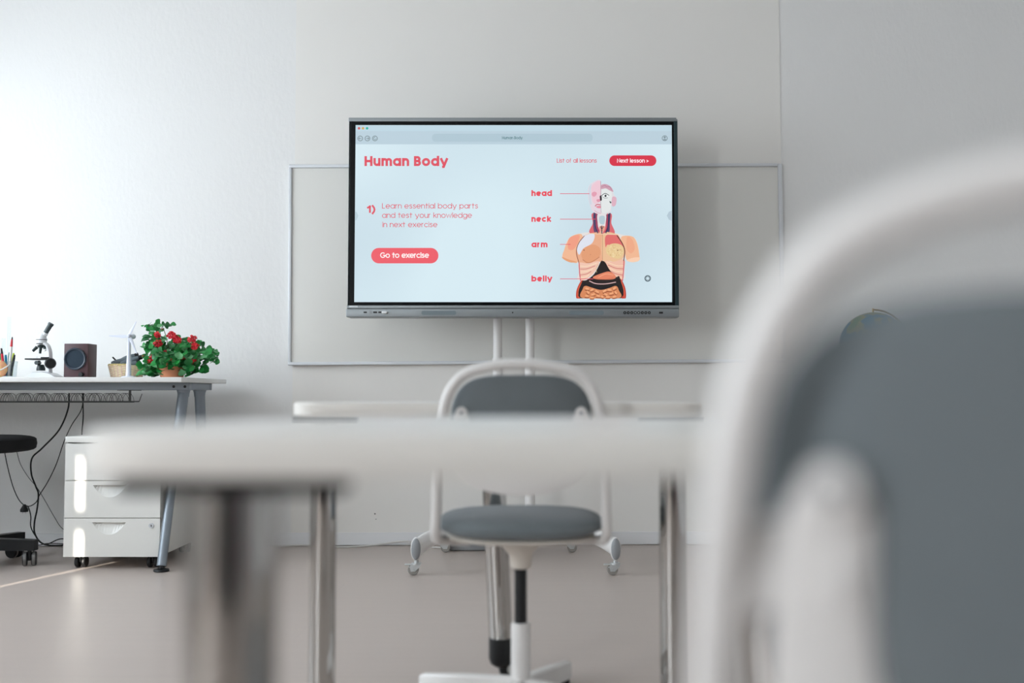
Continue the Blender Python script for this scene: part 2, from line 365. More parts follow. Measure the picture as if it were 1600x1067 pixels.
# --- the page on the screen: one mesh, one emissive colour per print
SCRN = []; SMATS = []; scr = MB()
def smat(rgb, k=1.0):
    key = 'page_%d_%d_%d' % tuple(rgb)
    if key not in SMATS: SMATS.append(key); emis(key, rgb, k)
    return SMATS.index(key)
SY = [0]
def flat(pts, rgb, lay=1):
    "pts in frame pixels; lay: print layer, a tenth of a millimetre each"
    d = DT - .0004 - .0001 * lay - .00000002 * SY[0]; SY[0] += 1
    vs = [P(x, y, DT) for x, y in pts]; vs = [Vector((v.x, d, v.z)) for v in vs]
    scr.add(vs, [tuple(range(len(vs)))], smat(rgb))
def disc(x, y, r, rgb, lay=2, n=20, ry=None): flat([(x + r * math.cos(2 * PI * i / n), y + (ry or r) * math.sin(2 * PI * i / n)) for i in range(n)], rgb, lay)
def ring(x, y, r, w_, rgb, lay=2, n=24):
    for i in range(n):
        a, b = 2 * PI * i / n, 2 * PI * (i + 1) / n
        flat([(x + q * math.cos(t), y + q * math.sin(t)) for q, t in ((r, a), (r, b), (r - w_, b), (r - w_, a))], rgb, lay)
def line(pts, w_, rgb, lay=3, closed=False):
    n = len(pts); L = []; R_ = []
    for i in range(n):
        p = pts[i]; a = pts[i - 1] if (i > 0 or closed) else None; b = pts[(i + 1) % n] if (i < n - 1 or closed) else None
        def nrm(u, v):
            dx, dy = v[0] - u[0], v[1] - u[1]; l = math.hypot(dx, dy) or 1; return (-dy / l, dx / l)
        n1 = nrm(a, p) if a else None; n2 = nrm(p, b) if b else None
        if n1 is None: nx, ny = n2; s_ = 1
        elif n2 is None: nx, ny = n1; s_ = 1
        else:
            nx, ny = n1[0] + n2[0], n1[1] + n2[1]; l = math.hypot(nx, ny)
            if l < .3: nx, ny = n1; s_ = 1
            else:
                nx /= l; ny /= l; s_ = min(1.6, 1 / max(.3, nx * n1[0] + ny * n1[1]))
        L.append((p[0] + nx * w_ / 2 * s_, p[1] + ny * w_ / 2 * s_)); R_.append((p[0] - nx * w_ / 2 * s_, p[1] - ny * w_ / 2 * s_))
    for i in range(n if closed else n - 1):
        j = (i + 1) % n; flat([L[i], L[j], R_[j], R_[i]], rgb, lay)
def blob(pts, rgb, lay=2, n=5): flat([(p.x, min(p.y, 466.4)) for p in spline([(x, y, 0) for x, y in pts], n, True)], rgb, lay)

# own geometric lettering
def arc(cx, cy, rx, ry, a0, a1, n=14): return [(cx + rx * math.cos(math.radians(a0 + (a1 - a0) * i / n)), cy + ry * math.sin(math.radians(a0 + (a1 - a0) * i / n))) for i in range(n + 1)]
X_ = .74; R0 = .37; ST = 1.03
O_ = ('c', arc(R0, R0, R0, R0, 0, 345, 23))
GL = {
 'o': (.74, [O_]), 'a': (.74, [O_, [(.74, 0), (.74, X_)]]), 'b': (.74, [O_, [(0, 0), (0, ST)]]), 'd': (.74, [O_, [(.74, 0), (.74, ST)]]),
 'p': (.74, [O_, [(0, X_), (0, -.3)]]), 'q': (.74, [O_, [(.74, X_), (.74, -.3)]]),
 'e': (.74, [[(0, R0), (.74, R0)] , arc(R0, R0, R0, R0, 0, 318, 22)]), 'c': (.66, [arc(R0, R0, R0, R0, 42, 318, 20)]),
 'g': (.74, [O_, [(.74, X_), (.74, 0)] + arc(R0, -.02, R0, .28, 0, -145, 10)]),
 'y': (.70, [[(0, X_), (.35, 0)], [(.70, X_), (.30, -.26), (.1, -.26)]]),
 'u': (.6, [[(0, X_)] + arc(.3, .3, .3, .3, 180, 360, 12), [(.6, 0), (.6, X_)]]),
 'n': (.6, [[(0, 0), (0, X_)], arc(.3, .44, .3, .3, 180, 0, 12) + [(.6, 0)]]),
 'm': (1.06, [[(0, 0), (0, X_)], arc(.265, .475, .265, .265, 180, 0, 12) + [(.53, 0)], arc(.795, .475, .265, .265, 180, 0, 12) + [(1.06, 0)]]),
 'h': (.6, [[(0, 0), (0, ST)], arc(.3, .44, .3, .3, 180, 0, 12) + [(.6, 0)]]),
 'l': (0.02, [[(0.01, 0), (0.01, ST)]]), 'i': (0.02, [[(0.01, 0), (0.01, X_)], ('dot', .01, .98)]),
 't': (.42, [[(.19, .97), (.19, 0)], [(0, .70), (.42, .70)]]),
 'f': (.42, [[(.15, 0), (.15, .82)] + arc(.34, .82, .19, .21, 180, 80, 6), [(0, .66), (.38, .66)]]),
 'r': (.32, [[(0, 0), (0, X_)], arc(.28, .42, .28, .32, 180, 82, 8)]),
 's': (.5, [[(.47, .60), (.40, .70), (.25, .74), (.11, .71), (.04, .58), (.10, .45), (.25, .39), (.42, .33), (.48, .19), (.42, .06), (.25, 0), (.09, .03), (.01, .14)]]),
 'k': (.54, [[(0, 0), (0, ST)], [(.50, X_), (.02, .30)], [(.16, .42), (.54, 0)]]),
 'w': (1.0, [[(0, X_), (.26, 0), (.5, X_ - .04), (.74, 0), (1.0, X_)]]), 'x': (.58, [[(0, X_), (.58, 0)], [(.58, X_), (0, 0)]]),
 'v': (.64, [[(0, X_), (.32, 0), (.64, X_)]]),
 'H': (.72, [[(0, 0), (0, 1)], [(.72, 0), (.72, 1)], [(0, .5), (.72, .5)]]), 'L': (.5, [[(0, 1), (0, 0), (.5, 0)]]),
 'N': (.74, [[(0, 0), (0, 1), (.74, 0), (.74, 1)]]),
 'B': (.6, [[(0, 0), (0, 1), (.3, 1)] + arc(.3, .75, .24, .25, 90, -90, 10) + [(0, .5)], [(.3, .5)] + arc(.33, .25, .26, .25, 90, -90, 10) + [(0, 0)]]),
 'G': (.96, [arc(.48, .5, .48, .5, 42, 318, 24) + [], [(.5, .46), (.96, .46)] , arc(.48, .5, .48, .5, 318, 355, 4)]),
 '1': (.28, [[(.26, 0), (.26, 1)], [(.26, .97), (0, .78)]]), ')': (.26, [[(0, 1.08), (.18, .75), (.24, .42), (.18, .08), (0, -.25)]]),
 '>': (.46, [[(0, .62), (.46, .36), (0, .10)]]),
}
def text(s, x0, base, cap, width, wt, rgb, lay=4, sp=.20, space=.46):
    adv = []; x = 0
    for ch in s:
        if ch == ' ': x += space; continue
        adv.append((ch, x)); x += GL[ch][0] + sp
    tot = x - sp; kx = (width - wt) / tot; ky = (cap - wt)
    for ch, gx in adv:
        for st in GL[ch][1]:
            if st[0] == 'dot': disc(x0 + wt / 2 + (gx + st[1]) * kx, base - wt / 2 - st[2] * ky, wt * .68, rgb, lay, 12); continue
            closed = st[0] == 'c'; pl = st[1] if closed else st
            q = []
            for u, v in pl:
                pt_ = (x0 + wt / 2 + (gx + u) * kx, base - wt / 2 - v * ky)
                if not q or math.hypot(pt_[0] - q[-1][0], pt_[1] - q[-1][1]) > .02: q.append(pt_)
            if not closed:                      # square stroke ends on stems and diagonals
                for e0, e1 in ((0, 1), (-1, -2)):
                    dx, dy = q[e0][0] - q[e1][0], q[e0][1] - q[e1][1]; l_ = math.hypot(dx, dy)
                    if abs(dx) < 1e-4 or (len(q) <= 5 and abs(dy) > .3 * l_): q[e0] = (q[e0][0] + dx / l_ * wt / 2, q[e0][1] + dy / l_ * wt / 2)
                    elif len(q) == 2 and ch in 'Lt': q[e0] = (q[e0][0] + dx / l_ * wt / 2, q[e0][1])
            line(q, wt, rgb, lay, closed)
RED = (232, 78, 92); RED2 = (214, 50, 72); RED3 = (222, 84, 100)
# page background: light colour with room reflections painted in as a slow drift
pgm = emis('page_background', (208, 229, 238), 1.0)
nt = pgm.node_tree; b_ = nt.nodes['Principled BSDF']; tc = nt.nodes.new('ShaderNodeTexCoord'); nz = nt.nodes.new('ShaderNodeTexNoise'); nz.inputs['Scale'].default_value = 1.6; nz.inputs['Detail'].default_value = 0
cr = nt.nodes.new('ShaderNodeValToRGB'); cr.color_ramp.elements[0].position = .3; cr.color_ramp.elements[1].position = .7
cr.color_ramp.elements[0].color = (*lin((200, 220, 230)), 1); cr.color_ramp.elements[1].color = (*lin((214, 234, 242)), 1)
nt.links.new(tc.outputs['Object'], nz.inputs['Vector']); nt.links.new(nz.outputs['Fac'], cr.inputs[0]); nt.links.new(cr.outputs[0], b_.inputs['Emission Color'])
SMATS.append('page_background')
q = [P(553, 472.5, DT), P(1050, 472.5, DT), P(1050, 195, DT), P(553, 195, DT)]
scr.add([(v.x, DT, v.z) for v in q] + [(v.x, DT + .004, v.z) for v in q], [(0, 1, 2, 3), (7, 6, 5, 4), (0, 4, 5, 1), (1, 5, 6, 2), (2, 6, 7, 3), (3, 7, 4, 0)], 0)
flat([(553.5, 196), (1049.5, 196), (1049.5, 225.5), (553.5, 225.5)], (186, 207, 219), 1)
flat([(553.5, 196), (1049.5, 196), (1049.5, 205), (553.5, 205)], (190, 214, 226), 2)
flat([(x, y) for x, y in rrect(675, 209, 926, 221.5, 5.5)], (175, 198, 210), 2)
for x, c in ((561, (205, 92, 92)), (567.2, (208, 170, 92)), (573.6, (22, 178, 160))): disc(x, 200.5, 2.0, c, 3)
GI = (128, 146, 154)
for x in (562.8, 574.2, 585.8): ring(x, 216.3, 4.4, 1.2, GI)
line([(565, 216.3), (560.6, 216.3)], .9, GI); line([(562.3, 214.4), (560.4, 216.3), (562.3, 218.2)], .9, GI)
line([(572, 216.3), (576.4, 216.3)], .9, GI); line([(574.7, 214.4), (576.6, 216.3), (574.7, 218.2)], .9, GI)
line(arc(585.8, 216.3, 2, 2, 0, 290, 10), .9, GI)
ring(1038.6, 216, 4.5, 1.1, GI); disc(1038.6, 214.7, 1.7, GI, 3); flat([(1036, 219), (1036.8, 217.2), (1040.4, 217.2), (1041.2, 219)], GI, 3)
text('Human Body', 784.5, 217.6, 4.6, 32, .75, (92, 130, 138), sp=.30)
text('Human Body', 569.5, 259.5, 15.6, 130.5, 3.8, RED3, sp=.42, space=.50)
text('List of all lessons', 870, 254.2, 6.6, 62.5, .85, RED3)
flat(rrect(952, 242.8, 1025.5, 259.4, 8.2), RED2, 3)
text('Next lesson >', 964, 254.2, 6.4, 49.5, 1.2, (252, 232, 238), 5, sp=.24)
text('1)', 573.5, 332.6, 11.6, 13.4, 2.9, RED3, sp=.34)
text('Learn essential body parts', 597, 325.8, 8.4, 150, .95, RED3)
text('and test your knowledge', 597, 340.5, 8.4, 140.5, .95, RED3)
text('in next exercise', 597.5, 355.0, 8.4, 86, .95, RED3)
flat(rrect(580, 387.3, 685, 411.5, 12), (236, 92, 104), 3)
text('Go to exercise', 594, 403, 8.7, 76.5, 1.5, (255, 244, 244), 5)
for s_, x1, yb in (('head', 862.5, 306.4), ('neck', 861, 346.6), ('arm', 855.5, 386.4), ('belly', 862.8, 439.8)):
    text(s_, 830.3, yb, 9.2, x1 - 830.3, 2.45, RED, sp=.44)
ring(1012, 435, 5.0, 1.5, (70, 88, 98)); line([(1009.6, 432.6), (1014.4, 432.6), (1014.4, 437.4), (1009.6, 437.4)], .8, (120, 135, 142), 3, True)
flat([(553.5, 330), (557, 331), (560, 337), (557, 344), (553.5, 345)], (186, 208, 218), 2); flat([(1049.5, 329), (1045, 331), (1042, 337), (1045, 343), (1049.5, 345)], (180, 200, 212), 2)
# the anatomy torso, traced in its own zoomed frame
def K(pts): return [(860 + x / 5.083, min(466.3, 270 + y / 5.083)) for x, y in pts]
def kb(pts, rgb, lay=2): blob(K(pts), rgb, lay)
def kl(pts, w_, rgb, lay=6): line(K([(p.x, p.y) for p in spline([(x, y, 0) for x, y in pts], 4)]), w_ / 5.083, rgb, lay)
SKIN = (240, 184, 148); SKIN2 = (226, 158, 120); SKIN3 = (248, 206, 176)
kb([(120, 560), (160, 510), (240, 480), (340, 470), (410, 485), (500, 478), (590, 495), (660, 510), (692, 560), (706, 640), (700, 690), (640, 705), (590, 690), (590, 800), (560, 850), (240, 860), (225, 790), (212, 705), (150, 698), (92, 668), (112, 610)], (226, 222, 220), 1)
kb([(128, 560), (165, 505), (250, 490), (250, 600), (215, 712), (150, 695), (96, 668), (110, 610)], SKIN)
kb([(590, 500), (655, 508), (688, 560), (704, 640), (704, 690), (660, 708), (606, 694), (586, 600), (560, 520)], SKIN)
kb([(92, 668), (150, 690), (212, 708), (160, 712), (110, 690)], (228, 160, 118), 3); kb([(606, 696), (650, 676), (708, 672), (700, 700), (650, 710)], SKIN3, 3)
kb([(150, 520), (230, 495), (215, 560), (180, 610), (140, 600)], (240, 158, 132), 3); kb([(610, 510), (650, 530), (670, 600), (640, 640), (605, 600)], (238, 170, 136), 3)
# neck
kb([(335, 320), (478, 320), (484, 400), (510, 480), (420, 492), (310, 476), (336, 400)], (216, 104, 112), 3)
kb([(342, 320), (372, 320), (374, 420), (392, 484), (352, 478), (340, 420)], (96, 72, 110), 4); kb([(444, 320), (476, 320), (472, 400), (466, 478), (424, 486), (444, 430)], (82, 64, 100), 4)
kl([(352, 322), (356, 420), (376, 480)], 8, (52, 56, 90)); kl([(466, 322), (458, 420), (440, 480)], 8, (48, 52, 86)); kl([(364, 322), (366, 420), (386, 478)], 6, (196, 60, 84)); kl([(452, 322), (450, 420), (430, 478)], 6, (196, 60, 84))
kb([(376, 330), (440, 330), (438, 400), (430, 440), (408, 480), (384, 440), (376, 400)], (226, 222, 224), 5); kb([(390, 348), (430, 346), (430, 400), (410, 410), (390, 396)], (180, 202, 212), 6)
kb([(388, 430), (410, 420), (434, 430), (426, 460), (408, 470), (392, 458)], (226, 160, 140), 6); kl([(408, 420), (408, 486)], 7, (44, 50, 70), 7); kl([(396, 425), (408, 445), (424, 425)], 4, (50, 50, 60), 7)
# head
kb([(300, 190), (302, 120), (330, 80), (398, 62), (400, 200), (400, 322), (340, 310), (316, 260)], (226, 214, 224), 4)
kb([(330, 100), (396, 66), (398, 200), (360, 250), (334, 220), (326, 160)], (236, 200, 212), 5); kb([(304, 190), (306, 120), (326, 92), (318, 160), (328, 240), (316, 250)], (206, 214, 226), 5)
kb([(330, 160), (352, 150), (370, 165), (350, 190), (330, 180)], (226, 158, 178), 6); kb([(366, 214), (392, 210), (394, 228), (374, 232)], (222, 150, 170), 6)
kl([(354, 266), (370, 252), (398, 254)], 6, (196, 66, 88)); kb([(362, 268), (398, 262), (398, 280), (376, 280)], (226, 140, 158), 6); kl([(350, 300), (378, 318), (400, 322)], 3, (208, 140, 160))
kb([(400, 110), (440, 92), (486, 120), (504, 170), (524, 205), (516, 262), (486, 262), (474, 318), (402, 318)], (222, 220, 224), 4)
kb([(404, 98), (440, 90), (480, 112), (500, 150), (470, 140), (440, 124), (404, 128)], (204, 158, 176), 6); kl([(410, 110), (430, 100), (450, 112), (470, 110), (486, 136)], 3, (166, 112, 136), 7)
kb([(494, 190), (524, 200), (518, 256), (492, 266), (486, 230)], (220, 176, 192), 6); kb([(408, 130), (470, 132), (488, 190), (470, 300), (404, 306)], (226, 230, 230), 5)
kb([(404, 182), (434, 164), (466, 178), (440, 200), (420, 198)], (236, 240, 240), 6); kl([(404, 184), (434, 164), (466, 180)], 5, (34, 40, 50), 7); kl([(412, 188), (430, 200), (456, 198)], 3, (60, 66, 74), 7)
kb([(431, 176), (444, 176), (444, 190), (431, 190)], (30, 34, 42), 8); kb([(392, 186), (404, 182), (408, 216), (396, 222)], (40, 26, 34), 7); kl([(400, 66), (401, 190)], 3, (150, 130, 146), 7); kb([(468, 226), (484, 232), (478, 244)], (50, 70, 74), 7)
kl([(400, 226), (402, 316)], 3, (160, 140, 152), 7)
# chest
kb([(270, 500), (340, 476), (414, 488), (414, 700), (388, 706), (300, 718), (232, 718), (208, 650), (208, 590), (232, 540)], (232, 172, 138), 5)
kb([(270, 502), (330, 480), (352, 500), (330, 560), (262, 600), (230, 650), (212, 620), (214, 580), (236, 540)], (222, 226, 238), 6)
kb([(246, 640), (276, 594), (340, 570), (390, 596), (396, 650), (360, 692), (300, 716), (258, 690)], (226, 158, 118), 7); kl([(256, 690), (300, 716), (352, 694), (390, 668)], 5, (192, 120, 86), 8)
disc(860 + 266 / 5.083, 270 + 614 / 5.083, .9, (120, 70, 60), 9); disc(860 + 318 / 5.083, 270 + 650 / 5.083, .6, (190, 120, 90), 9)
kb([(414, 488), (520, 484), (560, 530), (586, 600), (586, 660), (540, 712), (470, 700), (414, 690)], (234, 190, 150), 5)
kb([(440, 500), (520, 490), (556, 530), (580, 600), (540, 620), (460, 570), (438, 590)], (222, 110, 108), 6)
kb([(444, 600), (480, 566), (540, 564), (578, 590), (580, 640), (548, 680), (490, 672), (448, 640)], (230, 200, 148), 7)
random.seed(5)
for i in range(60):
    a = random.uniform(0, 2 * PI); r_ = math.sqrt(random.random()); disc(860 + (513 + 60 * r_ * math.cos(a)) / 5.083, 270 + (620 + 50 * r_ * math.sin(a)) / 5.083, .55, random.choice([(246, 226, 180), (206, 160, 110), (250, 234, 196)]), 8, 8)
disc(860 + 534 / 5.083, 270 + 616 / 5.083, .9, (120, 70, 50), 9)
kl([(270, 500), (224, 560), (206, 630), (226, 716)], 5, (118, 52, 50), 9); kl([(528, 496), (570, 560), (590, 620), (582, 700)], 7, (92, 36, 38), 9); kl([(414, 488), (414, 700)], 4, (196, 150, 120), 9); kl([(300, 482), (410, 486), (540, 492)], 5, (238, 208, 180), 9)
# ribs and belly
kb([(228, 716), (300, 720), (388, 704), (340, 800), (250, 858), (232, 800)], (240, 196, 176), 5); kb([(430, 700), (500, 706), (588, 690), (584, 780), (572, 860), (530, 830), (470, 780)], (238, 190, 168), 5)
for k in range(5):
    kl([(236, 740 + k * 24), (290, 742 + k * 20), (372 - k * 16, 716 + k * 22)], 6, (206, 132, 120) if k % 2 else (248, 220, 190), 6); kl([(446 + k * 12, 706 + k * 26), (520, 736 + k * 22), (580, 738 + k * 25)], 6, (206, 124, 116) if k % 2 else (248, 216, 186), 6)
kl([(228, 716), (232, 800), (240, 860)], 8, (206, 100, 116), 6); kl([(584, 700), (580, 790), (572, 860)], 8, (206, 96, 108), 6)
kb([(400, 706), (414, 700), (436, 712), (470, 770), (520, 826), (550, 830), (560, 996), (240, 996), (246, 870), (290, 850), (350, 800)], (34, 26, 26), 7)
kb([(206, 996), (208, 930), (240, 862), (262, 860), (246, 920), (240, 996)], (196, 70, 50), 6); kb([(598, 996), (596, 920), (566, 852), (546, 850), (560, 930), (562, 996)], (186, 58, 46), 6)
kl([(250, 866), (222, 930), (220, 994)], 6, (232, 112, 84), 7); kl([(560, 856), (584, 930), (586, 994)], 6, (226, 104, 78), 7)
kb([(340, 826), (400, 800), (460, 784), (500, 800), (520, 830), (490, 846), (400, 848), (350, 842)], (226, 132, 100), 8); kl([(380, 830), (440, 804), (500, 812)], 4, (246, 176, 140), 9); kl([(350, 842), (430, 846), (500, 836)], 3, (190, 92, 70), 9)
kl([(376, 730), (364, 760), (368, 792)], 3, (196, 176, 120), 8)
kl([(308, 858), (360, 880), (440, 882), (520, 868)], 7, (214, 176, 176), 9); kl([(262, 880), (340, 906), (440, 912), (540, 890)], 18, (22, 22, 26), 8)
kb([(256, 996), (258, 920), (280, 898), (330, 912), (400, 930), (470, 914), (520, 898), (542, 930), (544, 996)], (214, 136, 92), 9)
random.seed(9)
for x, y, a, l in ((292, 920, .2, 28), (330, 930, -.4, 26), (372, 944, .5, 30), (300, 950, .8, 26), (338, 966, -.3, 30), (380, 978, .2, 26), (290, 978, .1, 26), (430, 938, -.5, 30), (468, 930, .1, 30), (508, 918, -.6, 26), (440, 966, .4, 28), (484, 958, -.2, 30), (520, 952, .9, 24), (456, 986, 0, 28), (508, 984, -.2, 28), (412, 984, .4, 20), (330, 990, 0, 26)):
    dx, dy = math.cos(a) * l / 2, math.sin(a) * l / 2
    kl([(x - dx * 1.25, y - dy + 4), (x, y + 6), (x + dx * 1.25, y + dy + 4)], 24, (150, 78, 48), 10); kl([(x - dx * 1.2, y - dy), (x, y + 2), (x + dx * 1.2, y + dy)], 17, (228, 154, 108), 11); kl([(x - dx * .8, y - dy - 3), (x, y - 2), (x + dx * .8, y + dy - 3)], 5, (244, 184, 140), 12)
for xa, y, xb in ((875, 302.8, 921), (875, 342.5, 930.5), (875, 382, 891.5), (875, 435.8, 927)): line([(xa, y), (xb, y)], .9, (222, 84, 106), 30)
scr.build('screen', [MATS[k] for k in SMATS], disp, smooth=0)

# cart
cart = thing('display_cart', 'white rolling floor stand with two columns carrying the big display', 'stand', (0, 4.66, 0))
def cp(x, D, z): return (x, D - 4.66, z)
for s_, xx in ((-1, (777.5 - 800) / FPX * 4.7), (1, (828 - 800) / FPX * 4.7)):
    c_ = MB().cyl(cp(xx, 4.7, .88), cp(xx, 4.7, 1.62), .0205).build('column', WHITEMETAL, cart)
    MB().cyl(cp(xx, 4.7, .13), cp(xx, 4.7, .885), .0235).cyl(cp(xx, 4.7, .872), cp(xx, 4.7, .888), .0245).build('lower_sleeve', WHITEMETAL, c_)
MB().box(cp(-.30, 4.655, 1.30), cp(.30, 4.69, 1.36), .004).box(cp(-.25, 4.648, 1.15), cp(-.20, 4.665, 1.6), .003).box(cp(.20, 4.648, 1.15), cp(.25, 4.665, 1.6), .003).build('mount_bracket', BLACK, cart)
MB().box(cp(-.16, 4.63, .10), cp(.17, 4.77, .155), .015).build('base_beam', WHITEMETAL, cart)
def cleg(x, D, z, front):
    p = [cp(math.copysign(.10, x), 4.68, .125), cp(x * .55, 4.68 + (D - 4.68) * .45, .150), cp(x * .85, 4.68 + (D - 4.68) * .82, .135), cp(x, D, z)]
    pts = spline(p, 6)
    def sec(i):
        t = i / (len(pts) - 1); a = .030 + .006 * t; b = .030 - .008 * t
        return [(a * math.cos(2 * PI * j / 14), b * math.sin(2 * PI * j / 14)) for j in range(14)]
    l = MB().sweep(pts, .02, sec=sec, up=(0, 0, 1)).build('leg', WHITEMETAL, cart)
    return l
def wheel(mb, c, r, wd, ax, mi=0): 
    c = Vector(c); a = Vector(ax).normalized() * wd / 2; mb.lathe([(r * .55, -wd / 2), (r * .9, -wd / 2), (r, -wd * .3), (r, wd * .3), (r * .9, wd / 2), (r * .55, wd / 2)], c, 24, mi, a); return mb
def cart_caster(x, D, front, ztop):
    cc = MB(); r = .022
    yy = D; wx = x - (.012 if front else .0)
    cc.cyl(cp(x, yy, ztop - .012), cp(x, yy, ztop + .01), .009, n=14)
    cc.cyl(cp(x, yy, ztop - .016), cp(x, yy, ztop - .008), .019, n=18)
    for sy in (-.013, .013):
        pl = [(x - .022, ztop - .013), (x + .019, ztop - .013), (x + .014, ztop - .024), (wx + .008, .016), (wx - .009, .016), (x - .025, ztop - .025)]
        cc.prism(pl, lambda u, v, t, sy=sy: cp(u, yy + sy + .0025 * t, v))
    cc.cyl(cp(wx, yy - .019, .022), cp(wx, yy + .019, .022), .0045, n=10)
    if front: cc.box(cp(x - .047, yy - .010, ztop - .018), cp(x - .012, yy + .010, ztop - .013), .002).box(cp(x - .030, yy - .010, ztop - .026), cp(x - .018, yy + .010, ztop - .023), .001)
    f = cc.build('caster_fork', ZINC, cart)
    wheel(MB(), cp(wx, yy, r + .0005), r, .018, (0, 1, 0)).build('wheel', RUBBER, f)
for x, D, fr in (((652 - 800) / FPX * 4.14, 4.14, 1), ((960 - 800) / FPX * 4.14, 4.14, 1), ((697 - 800) / FPX * 4.74, 4.74, 0), ((893 - 800) / FPX * 4.74, 4.74, 0)):
    zt = .058
    l = cleg(x, D, zt + .052 if fr else zt + .035, fr)
    if fr:
        cap = MB().ball(cp(x, D - .02, zt + .048), (.019, .012, .043), 20).build('end_cap', GREYPL, l)
        MB().ball(cp(x, D - .008, zt + .048), (.023, .022, .047), 20).build('leg_end', WHITEMETAL, l)
    cart_caster(x, D, fr, zt)
    if not fr: pass
# power strip + white cable behind the cart
ps = thing('power_strip', 'low grey power strip lying on the floor behind the rolling stand', 'power strip', (P(735, 858, 4.78).x, 4.80, 0))
MB().box((-.10, -.03, .001), (.10, .03, .036), .008).build('body', GREYPL, ps)
m = MB()
for k in range(4): m.lathe([(.017, 0), (.017, .002)], (-.065 + k * .043, 0, .0355), 18)
m.build('socket', mat('socket_dark', (60, 62, 66), .5), ps)
def cable(name, pts, r, mt, label, cat='cable', parent=None, n=8):
    o = MB().sweep(spline(pts, 8), r, n).build(name, mt, parent)
    if not parent: tag(o, label, cat)
    return o
cable('cable', [(-1.12, 4.87, .008), (-.98, 4.89, .01), (-.80, 4.86, .006), (-.66, 4.90, .008), (-.55, 4.915, .022), (-.48, 4.915, .022), (-.40, 4.87, .006), (-.33, 4.83, .008), (-.302, 4.8, .015)], .004, WCABLE, 'white cable trailing along the bottom of the front wall')

# ------------------------------------------------------------------ desks with chrome legs
def make_desk(label, loc, H1=.703, TH1=.031, inset=.395, rx=0.0):
    "origin: floor under the middle of the near edge; the table is .94 wide"
    t = thing('school_desk', label, 'desk', loc, 0, 'rounded white classroom desks on chrome legs')
    H0 = H1 - TH1
    outline = spline([(-.36, 0, 0), (-.43, .012, 0), (-.462, .05, 0), (-.470, .11, 0), (-.462, .20, 0), (-.41, .33, 0), (-.30, .425, 0), (-.12, .47, 0), (.12, .47, 0), (.30, .425, 0), (.41, .33, 0), (.462, .20, 0), (.470, .11, 0), (.462, .05, 0), (.43, .012, 0), (.36, 0, 0), (.12, -.004, 0), (-.12, -.004, 0)], 6, True)
    poly = [(p.x, p.y) for p in outline]; m = MB(); n = len(poly)
    lv = [(.990, H0), (1.0, H0 + .004), (1.0, H1 - .004), (.990, H1)]; vs = []
    for q, z in lv: vs += [(x * q, .25 + (y - .25) * q, z) for x, y in poly]
    fs = [(k * n + i, k * n + (i + 1) % n, (k + 1) * n + (i + 1) % n, (k + 1) * n + i) for k in range(3) for i in range(n)]
    m.add(vs, fs, 1).add(vs, [tuple(range(3 * n, 4 * n)), tuple(reversed(range(n)))], 0)
    m.build('tabletop', [LAMI, EDGE], t)
    for s_ in (-1, 1):
        x = s_ * inset
        l = MB().lathe([(.030, .012), (.030, H0 - .012)], (x, .055, 0), 40).build('leg', CHROME, t)
        MB().prism(rrect(-.072, -.03, .072, .03, .012, 4), lambda u, v, tt, x=x, s_=s_: (x - s_ * .002 + u * 1.0, .058 + v + abs(u) * 0, H0 - .012 + .0118 * tt)).build('mounting_plate', BLACK, l)
        MB().lathe([(.026, 0), (.032, .002), (.032, .014), (.029, .02)], (x, .055, 0), 30).build('foot', BLACK, l)
    # rear leg leans in and stands on a black caster
    a = Vector((rx - .022, .34, H0 - .012)); b = Vector((rx + .004, .345, .105))
    l = MB().cyl(a, b, .030, n=40).build('leg', CHROME, t)
    MB().prism(rrect(-.05, -.05, .05, .05, .012, 4), lambda u, v, tt: (a.x + u, a.y + v, H0 - .012 + .0118 * tt)).build('mounting_plate', BLACK, l)
    f = MB().lathe([(.031, 0), (.031, -.052), (.026, -.066), (.014, -.074)], (b.x + .0005, b.y, b.z + .004), 32)
    c = Vector((b.x + .028, b.y, .032))
    f.sweep(arc3(c, .027, 40, 300), .007, 10)
    fo = f.build('caster_hood', BLACK, l)
    wheel(MB(), (c.x, c.y, c.z - .0), .0315, .016, (0, 1, 0)).build('caster_wheel', BLACK, fo)
    MB().cyl((c.x, c.y - .019, c.z), (c.x, c.y + .019, c.z), .012, n=18).build('wheel_hub', mat('hub_grey', (180, 180, 176), .5), fo)
    return t
def arc3(c, r, a0, a1, n=16): return [(c.x + r * math.cos(math.radians(a0 + (a1 - a0) * i / n)), c.y, c.z + r * math.sin(math.radians(a0 + (a1 - a0) * i / n))) for i in range(n + 1)]
desk = make_desk('white rounded desk in the middle of the room, in front of the display', (-.032, 2.28, 0))
make_desk('blurred white rounded desk closest to the camera, filling the lower left', (.187, .615, 0), H1=.6975, TH1=.028, inset=.368, rx=.062)

